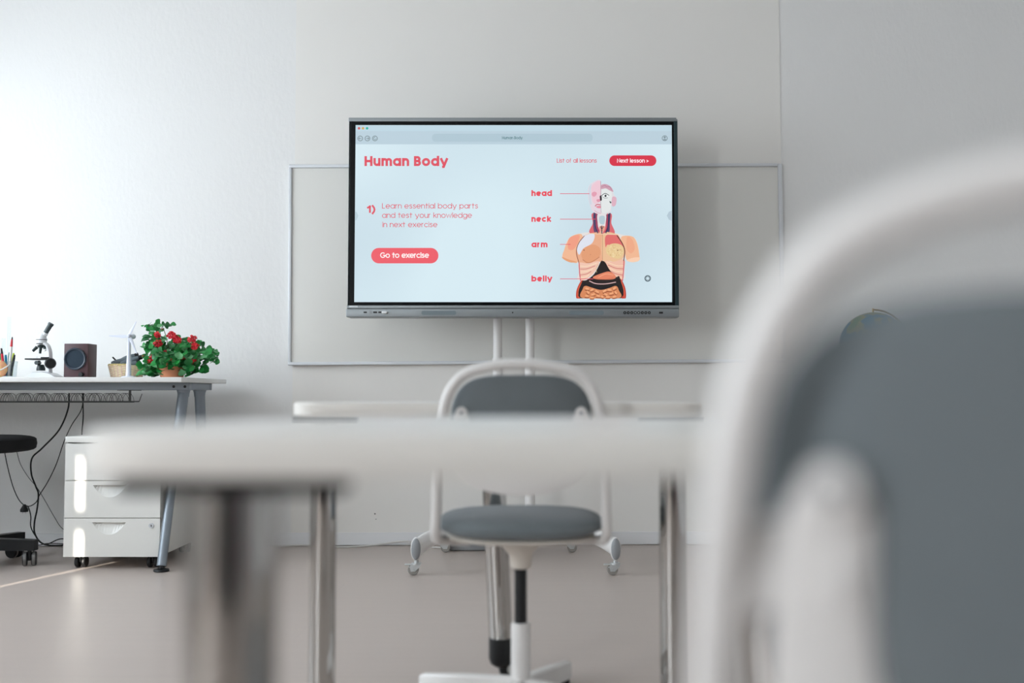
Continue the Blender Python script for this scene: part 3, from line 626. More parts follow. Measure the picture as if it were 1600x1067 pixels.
# ------------------------------------------------------------------ chairs
def make_chair(label, loc, rz=0, dz=0.0, fr=0.0, pr=0.0, pw=.155, pe=.5):
    t = thing('desk_chair', label, 'chair', loc, rz, 'white tube-framed desk chairs with grey cushions')
    # frame
    half = [(.188, -.095, .405), (.186, -.12, .46), (.182, -.145, .55), (.176, -.165, .62), (.170, -.178, .665), (.162, -.187, .705), (.148, -.194, .737), (.126, -.198, .761), (.090, -.20, .776), (.045, -.202, .784), (0, -.203, .786)]
    pts = half + [(-x, y, z) for x, y, z in reversed(half[:-1])]
    tail = [(.12, 0, .385), (.165, -.04, .392)]
    allp = [(-x, y, z) for x, y, z in tail][::1]
    path = [(x, y, z + fr * min(1, max(0, (z - .60) / .19))) for x, y, z in tail + pts + [(-x, y, z) for x, y, z in reversed(tail)]]
    pp = spline(path, 5); MB().sweep(pp, .0112, 16).build('back_frame', WHITEMETAL, t)
    # cushion behind you: outline x,z
    def wz(th):
        c, s = math.cos(th), math.sin(th)
        x = pw * math.copysign(abs(c) ** pe, c); z = (.645 + .118 * math.copysign(abs(s) ** .74, s))
        if s < 0: x *= 1 - .12 * (-s) 
        return (x, z)
    poly = [wz(2 * PI * i / 56) for i in range(56)]
    def bk(u, v, th): return (u, -.168 + 1.1 * u * u - (v - .66) * .16 - th, v + dz + pr)
    MB().pillow(poly, bk, .040, c=(0, .645)).build('backrest', GREYFAB, t)
    # white carrier, a U with two arms and knobs
    arm = [(-.128, .684), (-.130, .655), (-.1325, .62), (-.131, .59), (-.117, .561), (-.072, .543), (0, .536)]
    arm = arm + [(-x, z) for x, z in reversed(arm[:-1])]
    pts = spline([bk(x, z, .023) for x, z in arm], 5); k = len(pts)
    def sec(i):
        tt = abs(i / (k - 1) * 2 - 1); hw = .015 + .018 * (1 - tt) ** 1.2 + .002 * tt
        if tt > .93: hw *= math.sqrt(max(.05, 1 - ((tt - .93) / .07) ** 2 * .8))
        return [(.0045 * math.sin(2 * PI * j / 16) , hw * math.cos(2 * PI * j / 16)) for j in range(16)]
    car = MB().sweep(pts, 1, sec=sec, up=(0, -1, 0)); 
    for s_ in (-1, 1):
        q = [bk(s_ * .122, .652, .024), bk(s_ * .148, .650, .022), (s_ * .171, -.172, .648 + dz)]
        car.sweep(spline(q, 4), 1, sec=lambda i: [(.0042 * math.sin(2 * PI * j / 14), .019 * math.cos(2 * PI * j / 14)) for j in range(14)], up=(0, -1, 0))
    co = car.build('backrest_carrier', WHITEMETAL, t)
    for s_ in (-1, 1):
        c = Vector(bk(s_ * .128, .682, .026)); kn = MB().lathe([(.0125, 0), (.0125, .004), (.0105, .006)], c, 24, axis=(0, -1, 0)).build('knob', WHITEMETAL, co)
        
        MB().lathe([(.0042, 0), (.0042, .0075)], c, 14, axis=(0, -1, 0)).build('screw', GREYPL, co)
    # seat
    sp = [(.189 * math.copysign(abs(math.cos(a)) ** .72, math.cos(a)), .0 + .178 * math.copysign(abs(math.sin(a)) ** .72, math.sin(a))) for a in [2 * PI * i / 56 for i in range(56)]]
    def st(u, v, th): return (u, v + .01, .425 + th - .10 * 0 - max(0, v - .1) * .12 + .10 * u * u)
    MB().pillow(sp, st, .066, flat=.9).build('seat', GREYFAB, t)
    sh = [(u * .90, v * .90) for u, v in sp]
    MB().pillow(sh, lambda u, v, th: (u, v + .01, .398 + th + .14 * u * u - max(0, v - .1) * .12), .022).build('seat_shell', CREAM, t)
    MB().lathe([(.020, .322), (.024, .325), (.026, .352), (.046, .376), (.085, .392), (.088, .398)], (0, 0, 0), 32).build('seat_mount', CREAM, t)
    MB().lathe([(.0142, .19), (.0142, .335)], (0, 0, 0), 24).build('gas_spring', BLACK, t)
    MB().lathe([(.0222, .03), (.0222, .195), (.0205, .199), (.0145, .199)], (0, 0, 0), 28).build('column', WHITEMETAL, t)
    for ang in (27, -63, 117, -153):
        d = Vector((math.sin(math.radians(ang)), math.cos(math.radians(ang)), 0)); n_ = Vector((d.y, -d.x, 0))
        vs = []
        for q, hw, z0, z1 in ((.012, .016, .022, .075), (.15, .0145, .018, .064), (.262, .012, .012, .052), (.268, .009, .014, .048)):
            for a, z in ((-hw, z0), (hw, z0), (hw, z1 - .004), (hw * .7, z1), (-hw * .7, z1), (-hw, z1 - .004)): vs.append(d * q + n_ * a + Vector((0, 0, z)))
        fs = [(i * 6 + j, i * 6 + (j + 1) % 6, i * 6 + 6 + (j + 1) % 6, i * 6 + 6 + j) for i in range(3) for j in range(6)] + [tuple(range(6)), tuple(range(18, 24))]
        l = MB().add(vs, fs).build('base_leg', WHITEMETAL, t)
        MB().lathe([(.012, 0), (.014, .002), (.012, .013), (.006, .02)], d * .245, 18).build('glide', BLACK, l)
    return t
GC = 'white tube-framed desk chairs with grey cushions'
chair = make_chair('small grey-cushioned chair in the middle of the room, seen from behind at the centre desk', (.02, 2.38, 0))
make_chair('huge blurred grey-cushioned chair at the right edge, closest to the camera', (.306, .5535, 0), rz=-.304, dz=-.005, fr=.0188, pr=.0043, pw=.163, pe=.40)

# ------------------------------------------------------------------ long desk on the left
XD = -1.355; ld = thing('long_desk', 'long white-topped desk with grey metal frame against the front wall at left', 'desk', (XD, 4.55, 0))
def L(x, y, z): return (x - XD, y - 4.55, z)
MB().box(L(-3.14, 4.2, .773), L(XD, 4.86, .793), .002).build('tabletop', LAMI, ld)
fr = MB().box(L(-3.05, 4.42, .742), L(-1.392, 4.455, .7728), .002).box(L(-3.05, 4.72, .742), L(-1.392, 4.755, .7728), .002).box(L(-1.436, 4.455, .742), L(-1.392, 4.72, .7728), .002).box(L(-3.05, 4.455, .742), L(-3.01, 4.72, .7728), .002)
fo = fr.build('frame', GREYMETAL, ld)
for px in (271.5, 289): 
    c = P(px, 604, 4.42); MB().cyl(L(c.x, 4.4185, c.z), L(c.x, 4.424, c.z), .006, n=16).build('bolt', BLACK, fo)
def aleg(yt, yb, x):
    l = MB().cyl(L(x, yt, .735), L(x, yt + (yb - yt) * .52, .365), .0235, .0215).lathe([(.03, 0), (.026, -.012), (.0235, -.03)], L(x, yt, .742), 24).build('leg', GREYMETAL, ld)
    MB().cyl(L(x, yt + (yb - yt) * .50, .38), L(x, yb, .022), .0195).build('leg_lower_tube', GREYMETAL, l)
    MB().lathe([(.028, 0), (.032, .004), (.030, .010), (.012, .015), (.010, .03)], L(x, yb, 0), 24).build('foot', BLACK, l)
for x in (-1.432, -3.0): aleg(4.47, 4.225, x); aleg(4.70, 4.83, x)
# wire basket tray under the desk
wt_ = MB(); zt, zb = .727, .690; xa, xb = -3.0, P(210, 620, 4.6).x
for y in (4.53, 4.66): wt_.sweep([L(xa, y, zb), L(xb, y, zb)], .0026, 6)
wt_.sweep([L(xa, 4.56, zb - .002), L(xb, 4.56, zb - .002)], .0022, 6); wt_.sweep([L(xa, 4.6, zb - .002), L(xb, 4.6, zb - .002)], .0022, 6)
x = xb - .05
k = 0
while x > xa + .1:
    for off, wd in ((0, .052), (.012, .045), (.022, .05)):
        pts = [L(x - off - wd / 2 + wd * (1 - math.cos(PI * i / 12)) / 2, 4.53, zb + .038 * math.sin(PI * i / 12)) for i in range(13)]
        wt_.sweep(pts, .0010, 5)
        pts = [L(x - off - wd / 2 + wd * (1 - math.cos(PI * i / 12)) / 2, 4.66, zb + .038 * math.sin(PI * i / 12)) for i in range(13)]
        wt_.sweep(pts, .0010, 5)
    wt_.sweep([L(x, 4.53, zb), L(x, 4.66, zb)], .0018, 5)
    x -= .078
for y in (4.53, 4.66): wt_.sweep([L(xb, y, zb), L(xb + .012, y, zb + .035)], .0018, 6)
wt_.box(L(xb - .022, 4.59, zb - .001), L(xb - .012, 4.594, .7415)).box(L(-2.5, 4.59, zb - .001), L(-2.49, 4.594, .7415))
wt_.box(L(xb - .022, 4.455, .7395), L(xb - .012, 4.72, .7418)).box(L(-2.5, 4.455, .7395), L(-2.49, 4.72, .7418))
wt_.build('wire_tray', DARKWIRE, ld)

# ------------------------------------------------------------------ drawer unit
x0, x1, y0, y1 = -1.857, -1.458, 4.275, 4.78
du = thing('drawer_unit', 'white three-drawer cabinet on casters under the long desk', 'drawer unit', ((x0 + x1) / 2, (y0 + y1) / 2, 0))
def U(x, y, z): return (x - (x0 + x1) / 2, y - (y0 + y1) / 2, z)
MB().box(U(x0, y0 + .02, .052), U(x1, y1, .520), .001).build('cabinet_body', ERIK, du)
MB().box(U(x0 - .001, y0 - .002, .523), U(x1 + .001, y1, .548), .002).build('top', ERIK, du)
MB().box(U(x0 + .005, y0 + .012, .5195), U(x1 - .005, y1 - .01, .5235)).build('shadow_gap', BLACKMAT, du)
for zt, zb in ((.517, .3665), (.3635, .2125), (.2095, .0515)):
    # front with a scooped grip
    d = MB(); hw, hz = .070, .050; cx = (x0 + x1) / 2 - .012; gz = zt - .017
    xs = [x0 + .0005, cx - hw] ; n = 12
    grip = [(cx - hw + 2 * hw * i / n, gz - hz * (1 - abs(2 * i / n - 1) ** 2.2)) for i in range(n + 1)]
    yf = y0; ybk = y0 + .019; o_ = lambda x, z, y: U(x, y, z)
    # front face as strips: left, right, above, below the scoop
    def qd(ax, az, bx_, bz): d.add([U(ax, yf, az), U(bx_, yf, az), U(bx_, yf, bz), U(ax, yf, bz)], [(0, 1, 2, 3)])
    qd(x0 + .0005, zb, cx - hw, zt); qd(cx + hw, zb, x1 - .0005, zt); qd(cx - hw, gz, cx + hw, zt)
    for i in range(n):
        (ax, az), (bx_, bz) = grip[i], grip[i + 1]
        d.add([U(ax, yf, zb), U(bx_, yf, zb), U(bx_, yf, bz), U(ax, yf, az)], [(0, 1, 2, 3)])
        d.add([U(ax, yf, az), U(bx_, yf, bz), U(bx_, yf + .016, gz), U(ax, yf + .016, gz)], [(0, 1, 2, 3)])
        d.add([U(ax, yf, gz), U(bx_, yf, gz), U(bx_, yf + .016, gz), U(ax, yf + .016, gz)], [(0, 1, 2, 3)])
    for (ax, az, bx_, bz) in ((x0 + .0005, zb, x0 + .0005, zt), (x1 - .0005, zb, x1 - .0005, zt)): d.add([U(ax, yf, az), U(ax, ybk, az), U(ax, ybk, bz), U(ax, yf, bz)], [(0, 1, 2, 3)])
    for z in (zb, zt): d.add([U(x0 + .0005, yf, z), U(x1 - .0005, yf, z), U(x1 - .0005, ybk, z), U(x0 + .0005, ybk, z)], [(0, 1, 2, 3)])
    dr = d.build('drawer', ERIK, du, smooth=0)
    if zb < .1:
        c = P(236.5, 821, y0); MB().lathe([(.0105, 0), (.0105, .003), (.0085, .0035), (.008, .002)], U(c.x, y0, c.z), 22, axis=(0, -1, 0)).build('lock', ALU, dr)
        MB().box(U(c.x - .0012, y0 - .0045, c.z - .004), U(c.x + .0012, y0 - .002, c.z + .004)).build('keyhole', BLACK, dr)
def twin_caster(parent, x, y, r, f, name='caster', ring_=None, rot=0, zf=.055):
    M = Matrix.Translation(f(x, y, 0)) @ Matrix.Rotation(rot, 4, 'Z'); m = MB()
    for s_ in (-1, 1): wheel(m, M @ Vector((s_ * r * .58, .01, r)), r, r * .62, M.to_3x3() @ Vector((1, 0, 0)))
    m.cyl(M @ Vector((0, 0, r)), M @ Vector((0, 0, zf)), r * .28, n=14)
    m.cyl(M @ Vector((-r * .5, .01, r)), M @ Vector((r * .5, .01, r)), r * .3, n=14)
    o = m.build(name, BLACK, parent)
    if ring_:
        g = MB()
        for s_ in (-1, 1): g.lathe([(r * 1.01, -r * .18), (r * 1.03, 0), (r * 1.01, r * .18)], M @ Vector((s_ * r * .58, .01, r)), 24, 0, M.to_3x3() @ Vector((1, 0, 0)), caps=False)
        g.build('tread', ring_, o)
    return o
for x, y in ((x0 + .055, y0 + .045), (x1 - .042, y0 + .045), (x0 + .055, y1 - .05), (x1 - .042, y1 - .05)): twin_caster(du, x, y, .0245, U, zf=.053)

# ------------------------------------------------------------------ black swivel stool at the left edge
st_ = thing('swivel_stool', 'black swivel stool on casters cut off by the left edge', 'stool', (-2.27, 4.36, 0))
I3 = lambda x, y, z: (x, y, z)
poly = [(.225 * math.copysign(abs(math.cos(a)) ** .8, math.cos(a)), .21 * math.copysign(abs(math.sin(a)) ** .8, math.sin(a))) for a in [2 * PI * i / 40 for i in range(40)]]
MB().pillow(poly, lambda u, v, t: (u, v, .512 + t), .074, ex=4.5).build('seat', mat('black_upholstery', (16, 16, 18), .9), st_)
MB().cyl((0, 0, .1), (0, 0, .3), .028).cyl((0, 0, .3), (0, 0, .485), .016).build('gas_column', BLACK, st_)
for k in range(5):
    a = math.radians(72 * k); d = Vector((math.cos(a), math.sin(a), 0)); nn = Vector((-d.y, d.x, 0)); vs = []
    for q, hw, z0_, z1_ in ((.02, .026, .068, .118), (.262, .020, .066, .110)):
        for s1, z in ((-1, z0_), (1, z0_), (1, z1_), (-1, z1_)): vs.append(d * q + nn * hw * s1 + Vector((0, 0, z)))
    l = MB().add(vs, [(0, 1, 5, 4), (1, 2, 6, 5), (2, 3, 7, 6), (3, 0, 4, 7), (0, 3, 2, 1), (4, 5, 6, 7)]).build('base_leg', BLACK, st_, smooth=0)
    p = d * .235; twin_caster(st_, p.x, p.y, .030, I3, ring_=mat('grey_tread', (120, 118, 116), .6), rot=.35 + k, zf=.068)

# ------------------------------------------------------------------ cables hanging behind the desk
DC = 4.74
def pc(l, D=DC): return [P(x, y, D + (q if isinstance(q, float) else 0)) for x, y, *qq in l for q in (qq[0] if qq else 0.0,)]
cable('power_cable', pc([(108, 614), (106, 640), (92, 672), (66, 700), (50, 716), (49, 740), (56, 760), (60, 772), (58, 795), (54, 815), (54, 832), (62, 846)]) + [P(74, 851.5, 4.80), P(92, 852, 4.8), P(104, 851, 4.8)], .0038, CABLE, 'thick black cable looping from the desk tray down to the floor, left of the drawers')
cable('power_cable', pc([(131, 614), (127, 640), (112, 664), (100, 690), (88, 725), (75, 752), (62, 773), (56, 785), (44, 791), (32, 784), (22, 765), (14, 738), (8, 710), (6, 690)], 4.76), .0022, CABLE, 'thin black cable crossing behind the thick one and rising under the stool')
cable('power_cable', pc([(129, 614), (130, 650), (128, 678), (128, 720), (128, 800)], 4.80), .003, CABLE, 'black cable hanging straight down behind the drawer cabinet')
cable('power_cable', pc([(26, 705), (32, 725), (44, 745), (58, 762), (72, 785), (84, 806), (98, 826), (120, 832)], 4.84), .0016, mat('grey_cable', (92, 94, 94), .6), 'thin grey cable falling diagonally to the drawers near the wall')
pl = thing('mains_plug', 'black mains plug dangling on its cable beside the stool', 'plug', P(38, 792, 4.73))
MB().lathe([(.006, .012), (.009, .004), (.018, -.012), (.017, -.022), (.004, -.024)], (0, 0, 0), 20).build('plug_body', BLACK, pl)
MB().cyl((-.007, 0, -.03), (-.007, 0, -.02), .002, n=8).cyl((.007, 0, -.03), (.007, 0, -.02), .002, n=8).build('pin', ZINC, pl)
MB().sweep([Vector(q) - P(38, 792, 4.73) for q in spline(pc([(38, 790), (44, 792), (48, 806), (48, 822), (54, 835), (64, 847), (74, 850), (90, 843), (100, 842), (105, 847)], 4.73), 6)], .0026, 8).build('cord', CABLE, pl)
cable('power_cable', [P(-10, 851, 4.83), P(54, 852, 4.83), P(75, 849, 4.86), P(110, 850, 4.86)], .0022, CABLE, 'short black cable lying on the floor along the wall behind the stool')

# ------------------------------------------------------------------ things on the long desk
ZT = .7935; DD = 4.42
def at(px, D=DD): return Vector(((px - 800) / FPX * D / 1.0, D, ZT))
SC = DD / FPX                                   # metres per pixel there
def lo(px, py, cx, dy=0.0): return Vector(((px - cx) * SC, dy, (590.0 - py) * SC))
# microscope
mc = thing('microscope', 'white school microscope with a black eyepiece tube on the long desk', 'microscope', at(70))
MW = mat('microscope_enamel', (226, 228, 230), .28); mk = lambda x, y, dy=0.0: lo(x / 7.622, 480 + y / 7.622, 70, dy)
base = [(372, 838), (378, 815), (410, 795), (430, 768), (560, 765), (640, 785), (690, 812), (714, 832)]
b_ = MB(); pr = [(mk(x, y).x, mk(x, y).z) for x, y in base] + [(mk(714, 832).x, 0.0), (mk(372, 838).x, 0.0)]
pr = [(x, max(0, z)) for x, z in pr]
n = len(pr); vs = []
for wd, dy in ((.62, -.048), (1, -.034), (1, .034), (.62, .048)): vs += [(x * (.86 + .14 * wd) + .002, dy, z * (.72 + .28 * wd)) for x, z in pr]
b_.add(vs, [(k * n + i, k * n + (i + 1) % n, (k + 1) * n + (i + 1) % n, (k + 1) * n + i) for k in range(3) for i in range(n)] + [tuple(reversed(range(n))), tuple(range(3 * n, 4 * n))])
b_.build('base', MW, mc)
arm = spline([mk(595, 790), mk(592, 700), mk(596, 600), mk(590, 520), mk(565, 455), mk(520, 425), mk(485, 415)], 5); k = len(arm)
MB().sweep(arm, 1, up=(0, 1, 0), sec=lambda i: [(.016 * math.cos(2 * PI * j / 16), (.0105 - .003 * math.sin(PI * i / k)) * math.sin(2 * PI * j / 16)) for j in range(16)]).build('arm', MW, mc)
hd = MB().lathe([(.021, -.010), (.022, 0), (.022, .006)], mk(487, 400), 28).lathe([(.022, 0), (.021, .006), (.013, .020), (.012, .028)], mk(487, 378), 28, axis=(.22, 0, 1)).cyl(mk(520, 330), mk(535, 300), .0115)
hd.build('head', MW, mc)
MB().lathe([(.0226, 0), (.0226, .0026)], mk(487, 388), 28).lathe([(.020, 0), (.021, .003)], mk(487, 436), 28).build('head_ring', BLACK, mc)
DG = mat('eyepiece_grey', (62, 72, 74), .45)
MB().cyl(mk(524, 318), mk(590, 205), .0098, .0105).cyl(mk(588, 208), mk(600, 188), .0125, .0115).build('eyepiece_tube', DG, mc)
tur = MB().ball(mk(490, 462), (.018, .018, .008), 20)
for xa, ya, xb, yb, r_ in ((445, 470, 400, 522, .0075), (487, 470, 487, 548, .0068), (530, 475, 548, 505, .0065)): tur.cyl(mk(xa, ya, -.006), mk(xb, yb, -.012), r_, r_ * .75, n=18)
tur.build('objective_turret', mat('objective_dark', (32, 46, 46), .3, metal=.3), mc)
MB().cyl(mk(546, 502, -.012), mk(552, 515, -.013), .0052, n=14).build('objective_tip', ZINC, mc)
MB().box(mk(338, 626, -.038), mk(600, 608, .038), .002).box(mk(505, 606, -.02), mk(600, 592, .01), .001).build('stage', BLACK, mc)
MB().cyl(mk(450, 606, -.01), mk(450, 582, -.01), .0012, n=8).cyl(mk(582, 606, -.01), mk(582, 580, -.01), .0016, n=8).build('stage_clip', ZINC, mc)
MB().lathe([(.018, -.012), (.023, -.008), (.023, .006), (.019, .012)], mk(636, 668, -.030), 26, axis=(.55, -1, 0)).build('focus_knob', BLACK, mc)
MB().cyl(mk(456, 660, -.02), mk(456, 660, .01), .0085, n=18).cyl(mk(462, 632), mk(462, 690), .006).build('condenser', mat('condenser_grey', (70, 78, 80), .3, metal=.5), mc)
MB().lathe([(.018, 0), (.018, .01), (.014, .022), (.011, .026)], mk(487, 752), 24).build('lamp_housing', mat('lamp_housing_dark', (28, 38, 40), .35), mc)
# speaker
sp_ = thing('speaker', 'small dark wood loudspeaker with a round black cone on the long desk', 'speaker', at(125.5)); sp_.rotation_euler = (0, 0, math.radians(-1))
WOOD = mat('dark_wood', (58, 40, 44), .45, noise=(14, (82, 48, 54)))
W_, H_, Dp = .104, .146, .088
MB().box((-W_ / 2, -Dp / 2, 0), (W_ / 2, Dp / 2, H_), .002).build('cabinet', WOOD, sp_)
for o in sp_.children: pass
MB().lathe([(.047, -.001), (.0475, .006), (.044, .010), (.040, .0085), (.039, .004)], (-.002, -Dp / 2, .080), 40, axis=(0, -1, 0)).build('surround', mat('speaker_ring', (52, 62, 74), .35), sp_)
MB().lathe([(.0392, .0), (.039, .0048), (.02, .0055), (.001, .006)], (-.002, -Dp / 2, .080), 40, axis=(0, -1, 0)).build('cone_cover', mat('speaker_cloth', (32, 48, 62), .8, bump=(900, .4, .001)), sp_)
MB().lathe([(.010, 0), (.010, .012), (.008, .014)], (.026, -Dp / 2, .013), 20, axis=(0, -1, 0)).build('volume_knob', BLACK, sp_)
# wicker basket
bk_ = thing('wicker_basket', 'small pale wicker basket behind the wind turbine model', 'basket', at(198, 4.50))
WK = mat('wicker', (250, 236, 212), .7, noise=(60, (242, 216, 174)))
s2 = 4.5 / FPX; rt, rb_, hb = 26.5 * s2, 22 * s2, 21 * s2; m = MB()
for lv in range(11):
    z = .003 + (hb - .008) * lv / 10; r_ = rb_ + (rt - rb_) * lv / 10; n = 72; ph = PI * (lv % 2)
    m.sweep([((r_ + .0030 * math.sin(12 * 2 * PI * i / n + ph)) * math.cos(2 * PI * i / n), (r_ + .0030 * math.sin(12 * 2 * PI * i / n + ph)) * math.sin(2 * PI * i / n) * .8, z) for i in range(n)], .0031, 6, closed=True, up=(0, 0, 1))
bw = m.build('weave', WK, bk_)
m = MB()
for i in range(24):
    a = 2 * PI * i / 24; m.sweep([(rb_ * math.cos(a), rb_ * .8 * math.sin(a), .001), ((rt + .001) * math.cos(a), (rt + .001) * .8 * math.sin(a), hb)], .0036, 6)
m.build('stake', mat('wicker_pale', (238, 206, 190), .7), bk_)
m = MB(); n = 96
for ph in (0, PI): m.sweep([((rt + .0025 * math.cos(18 * 2 * PI * i / n + ph)) * math.cos(2 * PI * i / n), (rt + .0025 * math.cos(18 * 2 * PI * i / n + ph)) * .8 * math.sin(2 * PI * i / n), hb - .002 + .0025 * math.sin(18 * 2 * PI * i / n + ph)) for i in range(n)], .0032, 6, closed=True, up=(0, 0, 1))
m.build('braided_rim', mat('wicker_rim', (222, 200, 138), .7), bk_)
MB().lathe([(rb_ * .78, 0.0005), (rb_ * .78, .004)], (0, 0, 0), 30).build('bottom', WK, bk_)
# padded rolls in the basket
RG = mat('roll_grey', (112, 122, 128), .8, noise=(40, (96, 106, 112))); GR = 'dark grey padded rolls in the wicker basket'
def roll(xa, ya, xb, yb, r, dy, label):
    r *= 1.15
    a = Vector(((xa - 198) * s2, dy, (590 - ya) * s2)); b = Vector(((xb - 198) * s2, dy + .012, (590 - yb) * s2)); d = b - a
    o = thing('padded_roll', label, 'roll', Vector(at(198, 4.50)) + (a + b) / 2, 0, GR)
    k = 10; pts = [a - (a + b) / 2 + d * i / k for i in range(k + 1)]
    MB().sweep(pts, [r * (math.sin(PI * (.08 + .84 * i / k)) ** .35) for i in range(k + 1)], 18).build('padding', RG, o)
    MB().cyl(pts[-1] - d.normalized() * .006, pts[-1] + d.normalized() * .008, r * .8, n=16).build('end_cap', BLACKMAT, o)
roll(176, 567.5, 209, 560, .0125, -.012, 'lower front dark grey roll lying along the left of the wicker basket')
roll(186, 564, 210, 555, .0145, .014, 'topmost dark grey roll in the wicker basket')
roll(194, 568, 222, 558, .011, -.038, 'dark grey roll with a black end at the right of the basket')
roll(204, 570, 221, 565.5, .009, -.052, 'shortest dark grey roll against the right rim of the basket')
tag(MB().cyl(P(176, 558, 4.49), P(182, 564, 4.49), .0035, n=10).build('pen_end', BLACK), 'black pen tip poking out at the left of the wicker basket', 'pen')
# wind turbine
tb_ = thing('wind_turbine_model', 'white desktop wind turbine model with three blades beside the red flowers', 'model', at(201, 4.34))
TW = mat('turbine_white', (222, 226, 238), .4); s3 = 4.34 / FPX
MB().lathe([(.030, 0), (.030, .003), (.026, .0055), (.012, .007)], (0, 0, 0), 32).build('base', TW, tb_)
MB().lathe([(.0115, .006), (.0095, .05), (.0075, .12), (.0062, 62 * s3)], (0, 0, 0), 24).build('tower', TW, tb_)
MB().ball((.008, .012, 64.5 * s3), (.013, .026, .012), 18).build('nacelle', TW, tb_)
hub = Vector(((203 - 201) * s3, -.018, 64.5 * s3)); hb_ = MB().ball(hub, (.0085, .011, .0085), 16).build('hub', TW, tb_)
for tx, ty in ((172, 525), (214, 503), (215.5, 553)):
    e = Vector(((tx - 201) * s3, -.018, (590 - ty) * s3)); d = (e - hub); k = 10; pts = [hub + d * (i / k) for i in range(k + 1)]
    def sec(i): 
        t = i / k; wd = (.0035 + .016 * t if t < .22 else .0070 * (1 - (t - .22) / .85) ** .9 + .0007); return [(.0014 * math.sin(2 * PI * j / 10), wd * math.cos(2 * PI * j / 10) - wd * .25) for j in range(10)]
    MB().sweep(pts, 1, sec=sec, up=(0, -1, .3)).build('blade', TW, tb_)
# flowering plant
pt = thing('potted_plant', 'bushy green plant with red flower clusters in a terracotta pot', 'plant', at(269, 4.42))
pp_ = lambda px, py, dy=0.0: lo(px, py, 269, dy)
MB().lathe([(.046, 0), (.048, .004), (.058, .062), (.066, .063), (.068, .085), (.063, .086), (.060, .075)], (0, 0, 0), 36).build('pot', TERRA, pt)
MB().lathe([(.001, .074), (.060, .074), (.060, .078), (.001, .079)], (0, 0, 0), 24).build('soil', mat('soil', (58, 42, 32), .95), pt)
random.seed(21)
zones = [(258, 565, 9, 6, -9), (272, 567, 12, 5, -9), (286, 565, 10, 6, -9), (297, 572, 8, 7, -6), (262, 556, 8, 6, -8), (290, 553, 8, 6, -8), (232, 512, 8, 5, 9), (241, 516, 9, 7, 16), (256, 509, 8, 4, 11), (240, 534, 13, 10, 20), (252, 545, 17, 11, 30), (236, 545, 8, 8, 8), (272, 540, 17, 10, 28), (292, 540, 14, 12, 26), (285, 556, 20, 12, 32), (310, 552, 14, 10, 26), (326, 553, 9, 9, 16), (262, 565, 20, 10, 30), (240, 574, 12, 9, 20), (236, 583, 8, 5, 9), (300, 568, 14, 8, 18), (312, 576, 6, 6, 6), (262, 578, 12, 6, 12), (282, 577, 12, 6, 12), (247, 583, 7, 5, 7), (292, 582, 6, 6, 8), (331, 562, 5, 7, 7)]
lf = MB()
def leaf(mb, c, d, up, L_, mi):
    d = d.normalized(); s_ = d.cross(up).normalized(); nrm = s_.cross(d).normalized(); pts = []
    prof = [(0, .06), (.15, .16), (.32, .36), (.5, .50), (.68, .54), (.84, .44), (.94, .26), (1.0, .06)]
    for q, wd in prof:
        sag = -.22 * q * q + .05
        for sx in (-1, -.5, 0, .5, 1):
            pts.append(c + d * q * L_ + s_ * sx * wd * L_ * (1 + .05 * math.sin(q * 30)) + nrm * (sag + .16 * abs(sx) * wd * 2) * L_)
    fs = [(i * 5 + j, i * 5 + j + 1, (i + 1) * 5 + j + 1, (i + 1) * 5 + j) for i in range(len(prof) - 1) for j in range(4)]
    pts = [Vector((p.x, p.y, max(p.z, .0015))) for p in pts]; mb.add(pts, fs, mi)
for cx, cy, rx, ry, cnt in zones:
    for _ in range(int(abs(cnt) * 1.2)):
        a = random.uniform(0, 2 * PI); r_ = math.sqrt(random.random()); px, py = cx + rx * r_ * math.cos(a), cy + ry * r_ * math.sin(a)
        c = pp_(px, py, random.uniform(-.06, .06) * min(1, rx / 12) if cnt > 0 else random.uniform(-.088, -.074)); c.z = max(c.z, .008)
        out = Vector(((px - 272) / 60, random.uniform(-1, .35), random.uniform(-.45, .55))) + Vector((random.uniform(-.8, .8), 0, random.uniform(-.3, .3)))
        L_ = random.uniform(.021, .034) * (0.8 if cy < 520 or cx > 320 else 1.1)
        if c.z < .03: out.z = abs(out.z) * .4
        leaf(lf, c, out, Vector((random.uniform(-.5, .5), random.uniform(-1.2, -.2), random.uniform(.3, 1))), L_, random.choice([0, 0, 1, 2]))
G1 = mat('leaf_green', (42, 146, 68), .36); G2 = mat('leaf_dark', (30, 112, 54), .36); G3 = mat('leaf_pale', (104, 172, 116), .36)
lf.build('foliage', [G1, G2, G3], pt)
sm = MB()
for tx, ty in ((240, 516), (256, 512), (238, 540), (254, 530), (276, 528), (292, 538), (308, 534), (325, 552), (300, 566), (240, 574), (262, 560), (311, 574), (330, 558)):
    e = pp_(tx, ty, random.uniform(-.03, .03)); sm.sweep(spline([(e.x * .25, e.y * .3, .07), (e.x * .6, e.y * .6, .07 + (e.z - .07) * .55 + .01), e], 5), .0016, 6)
sm.build('stems', mat('stem_green', (92, 104, 62), .6), pt)
RF = mat('flower_red', (222, 38, 50), .5); RF2 = mat('flower_deep_red', (190, 22, 40), .5)
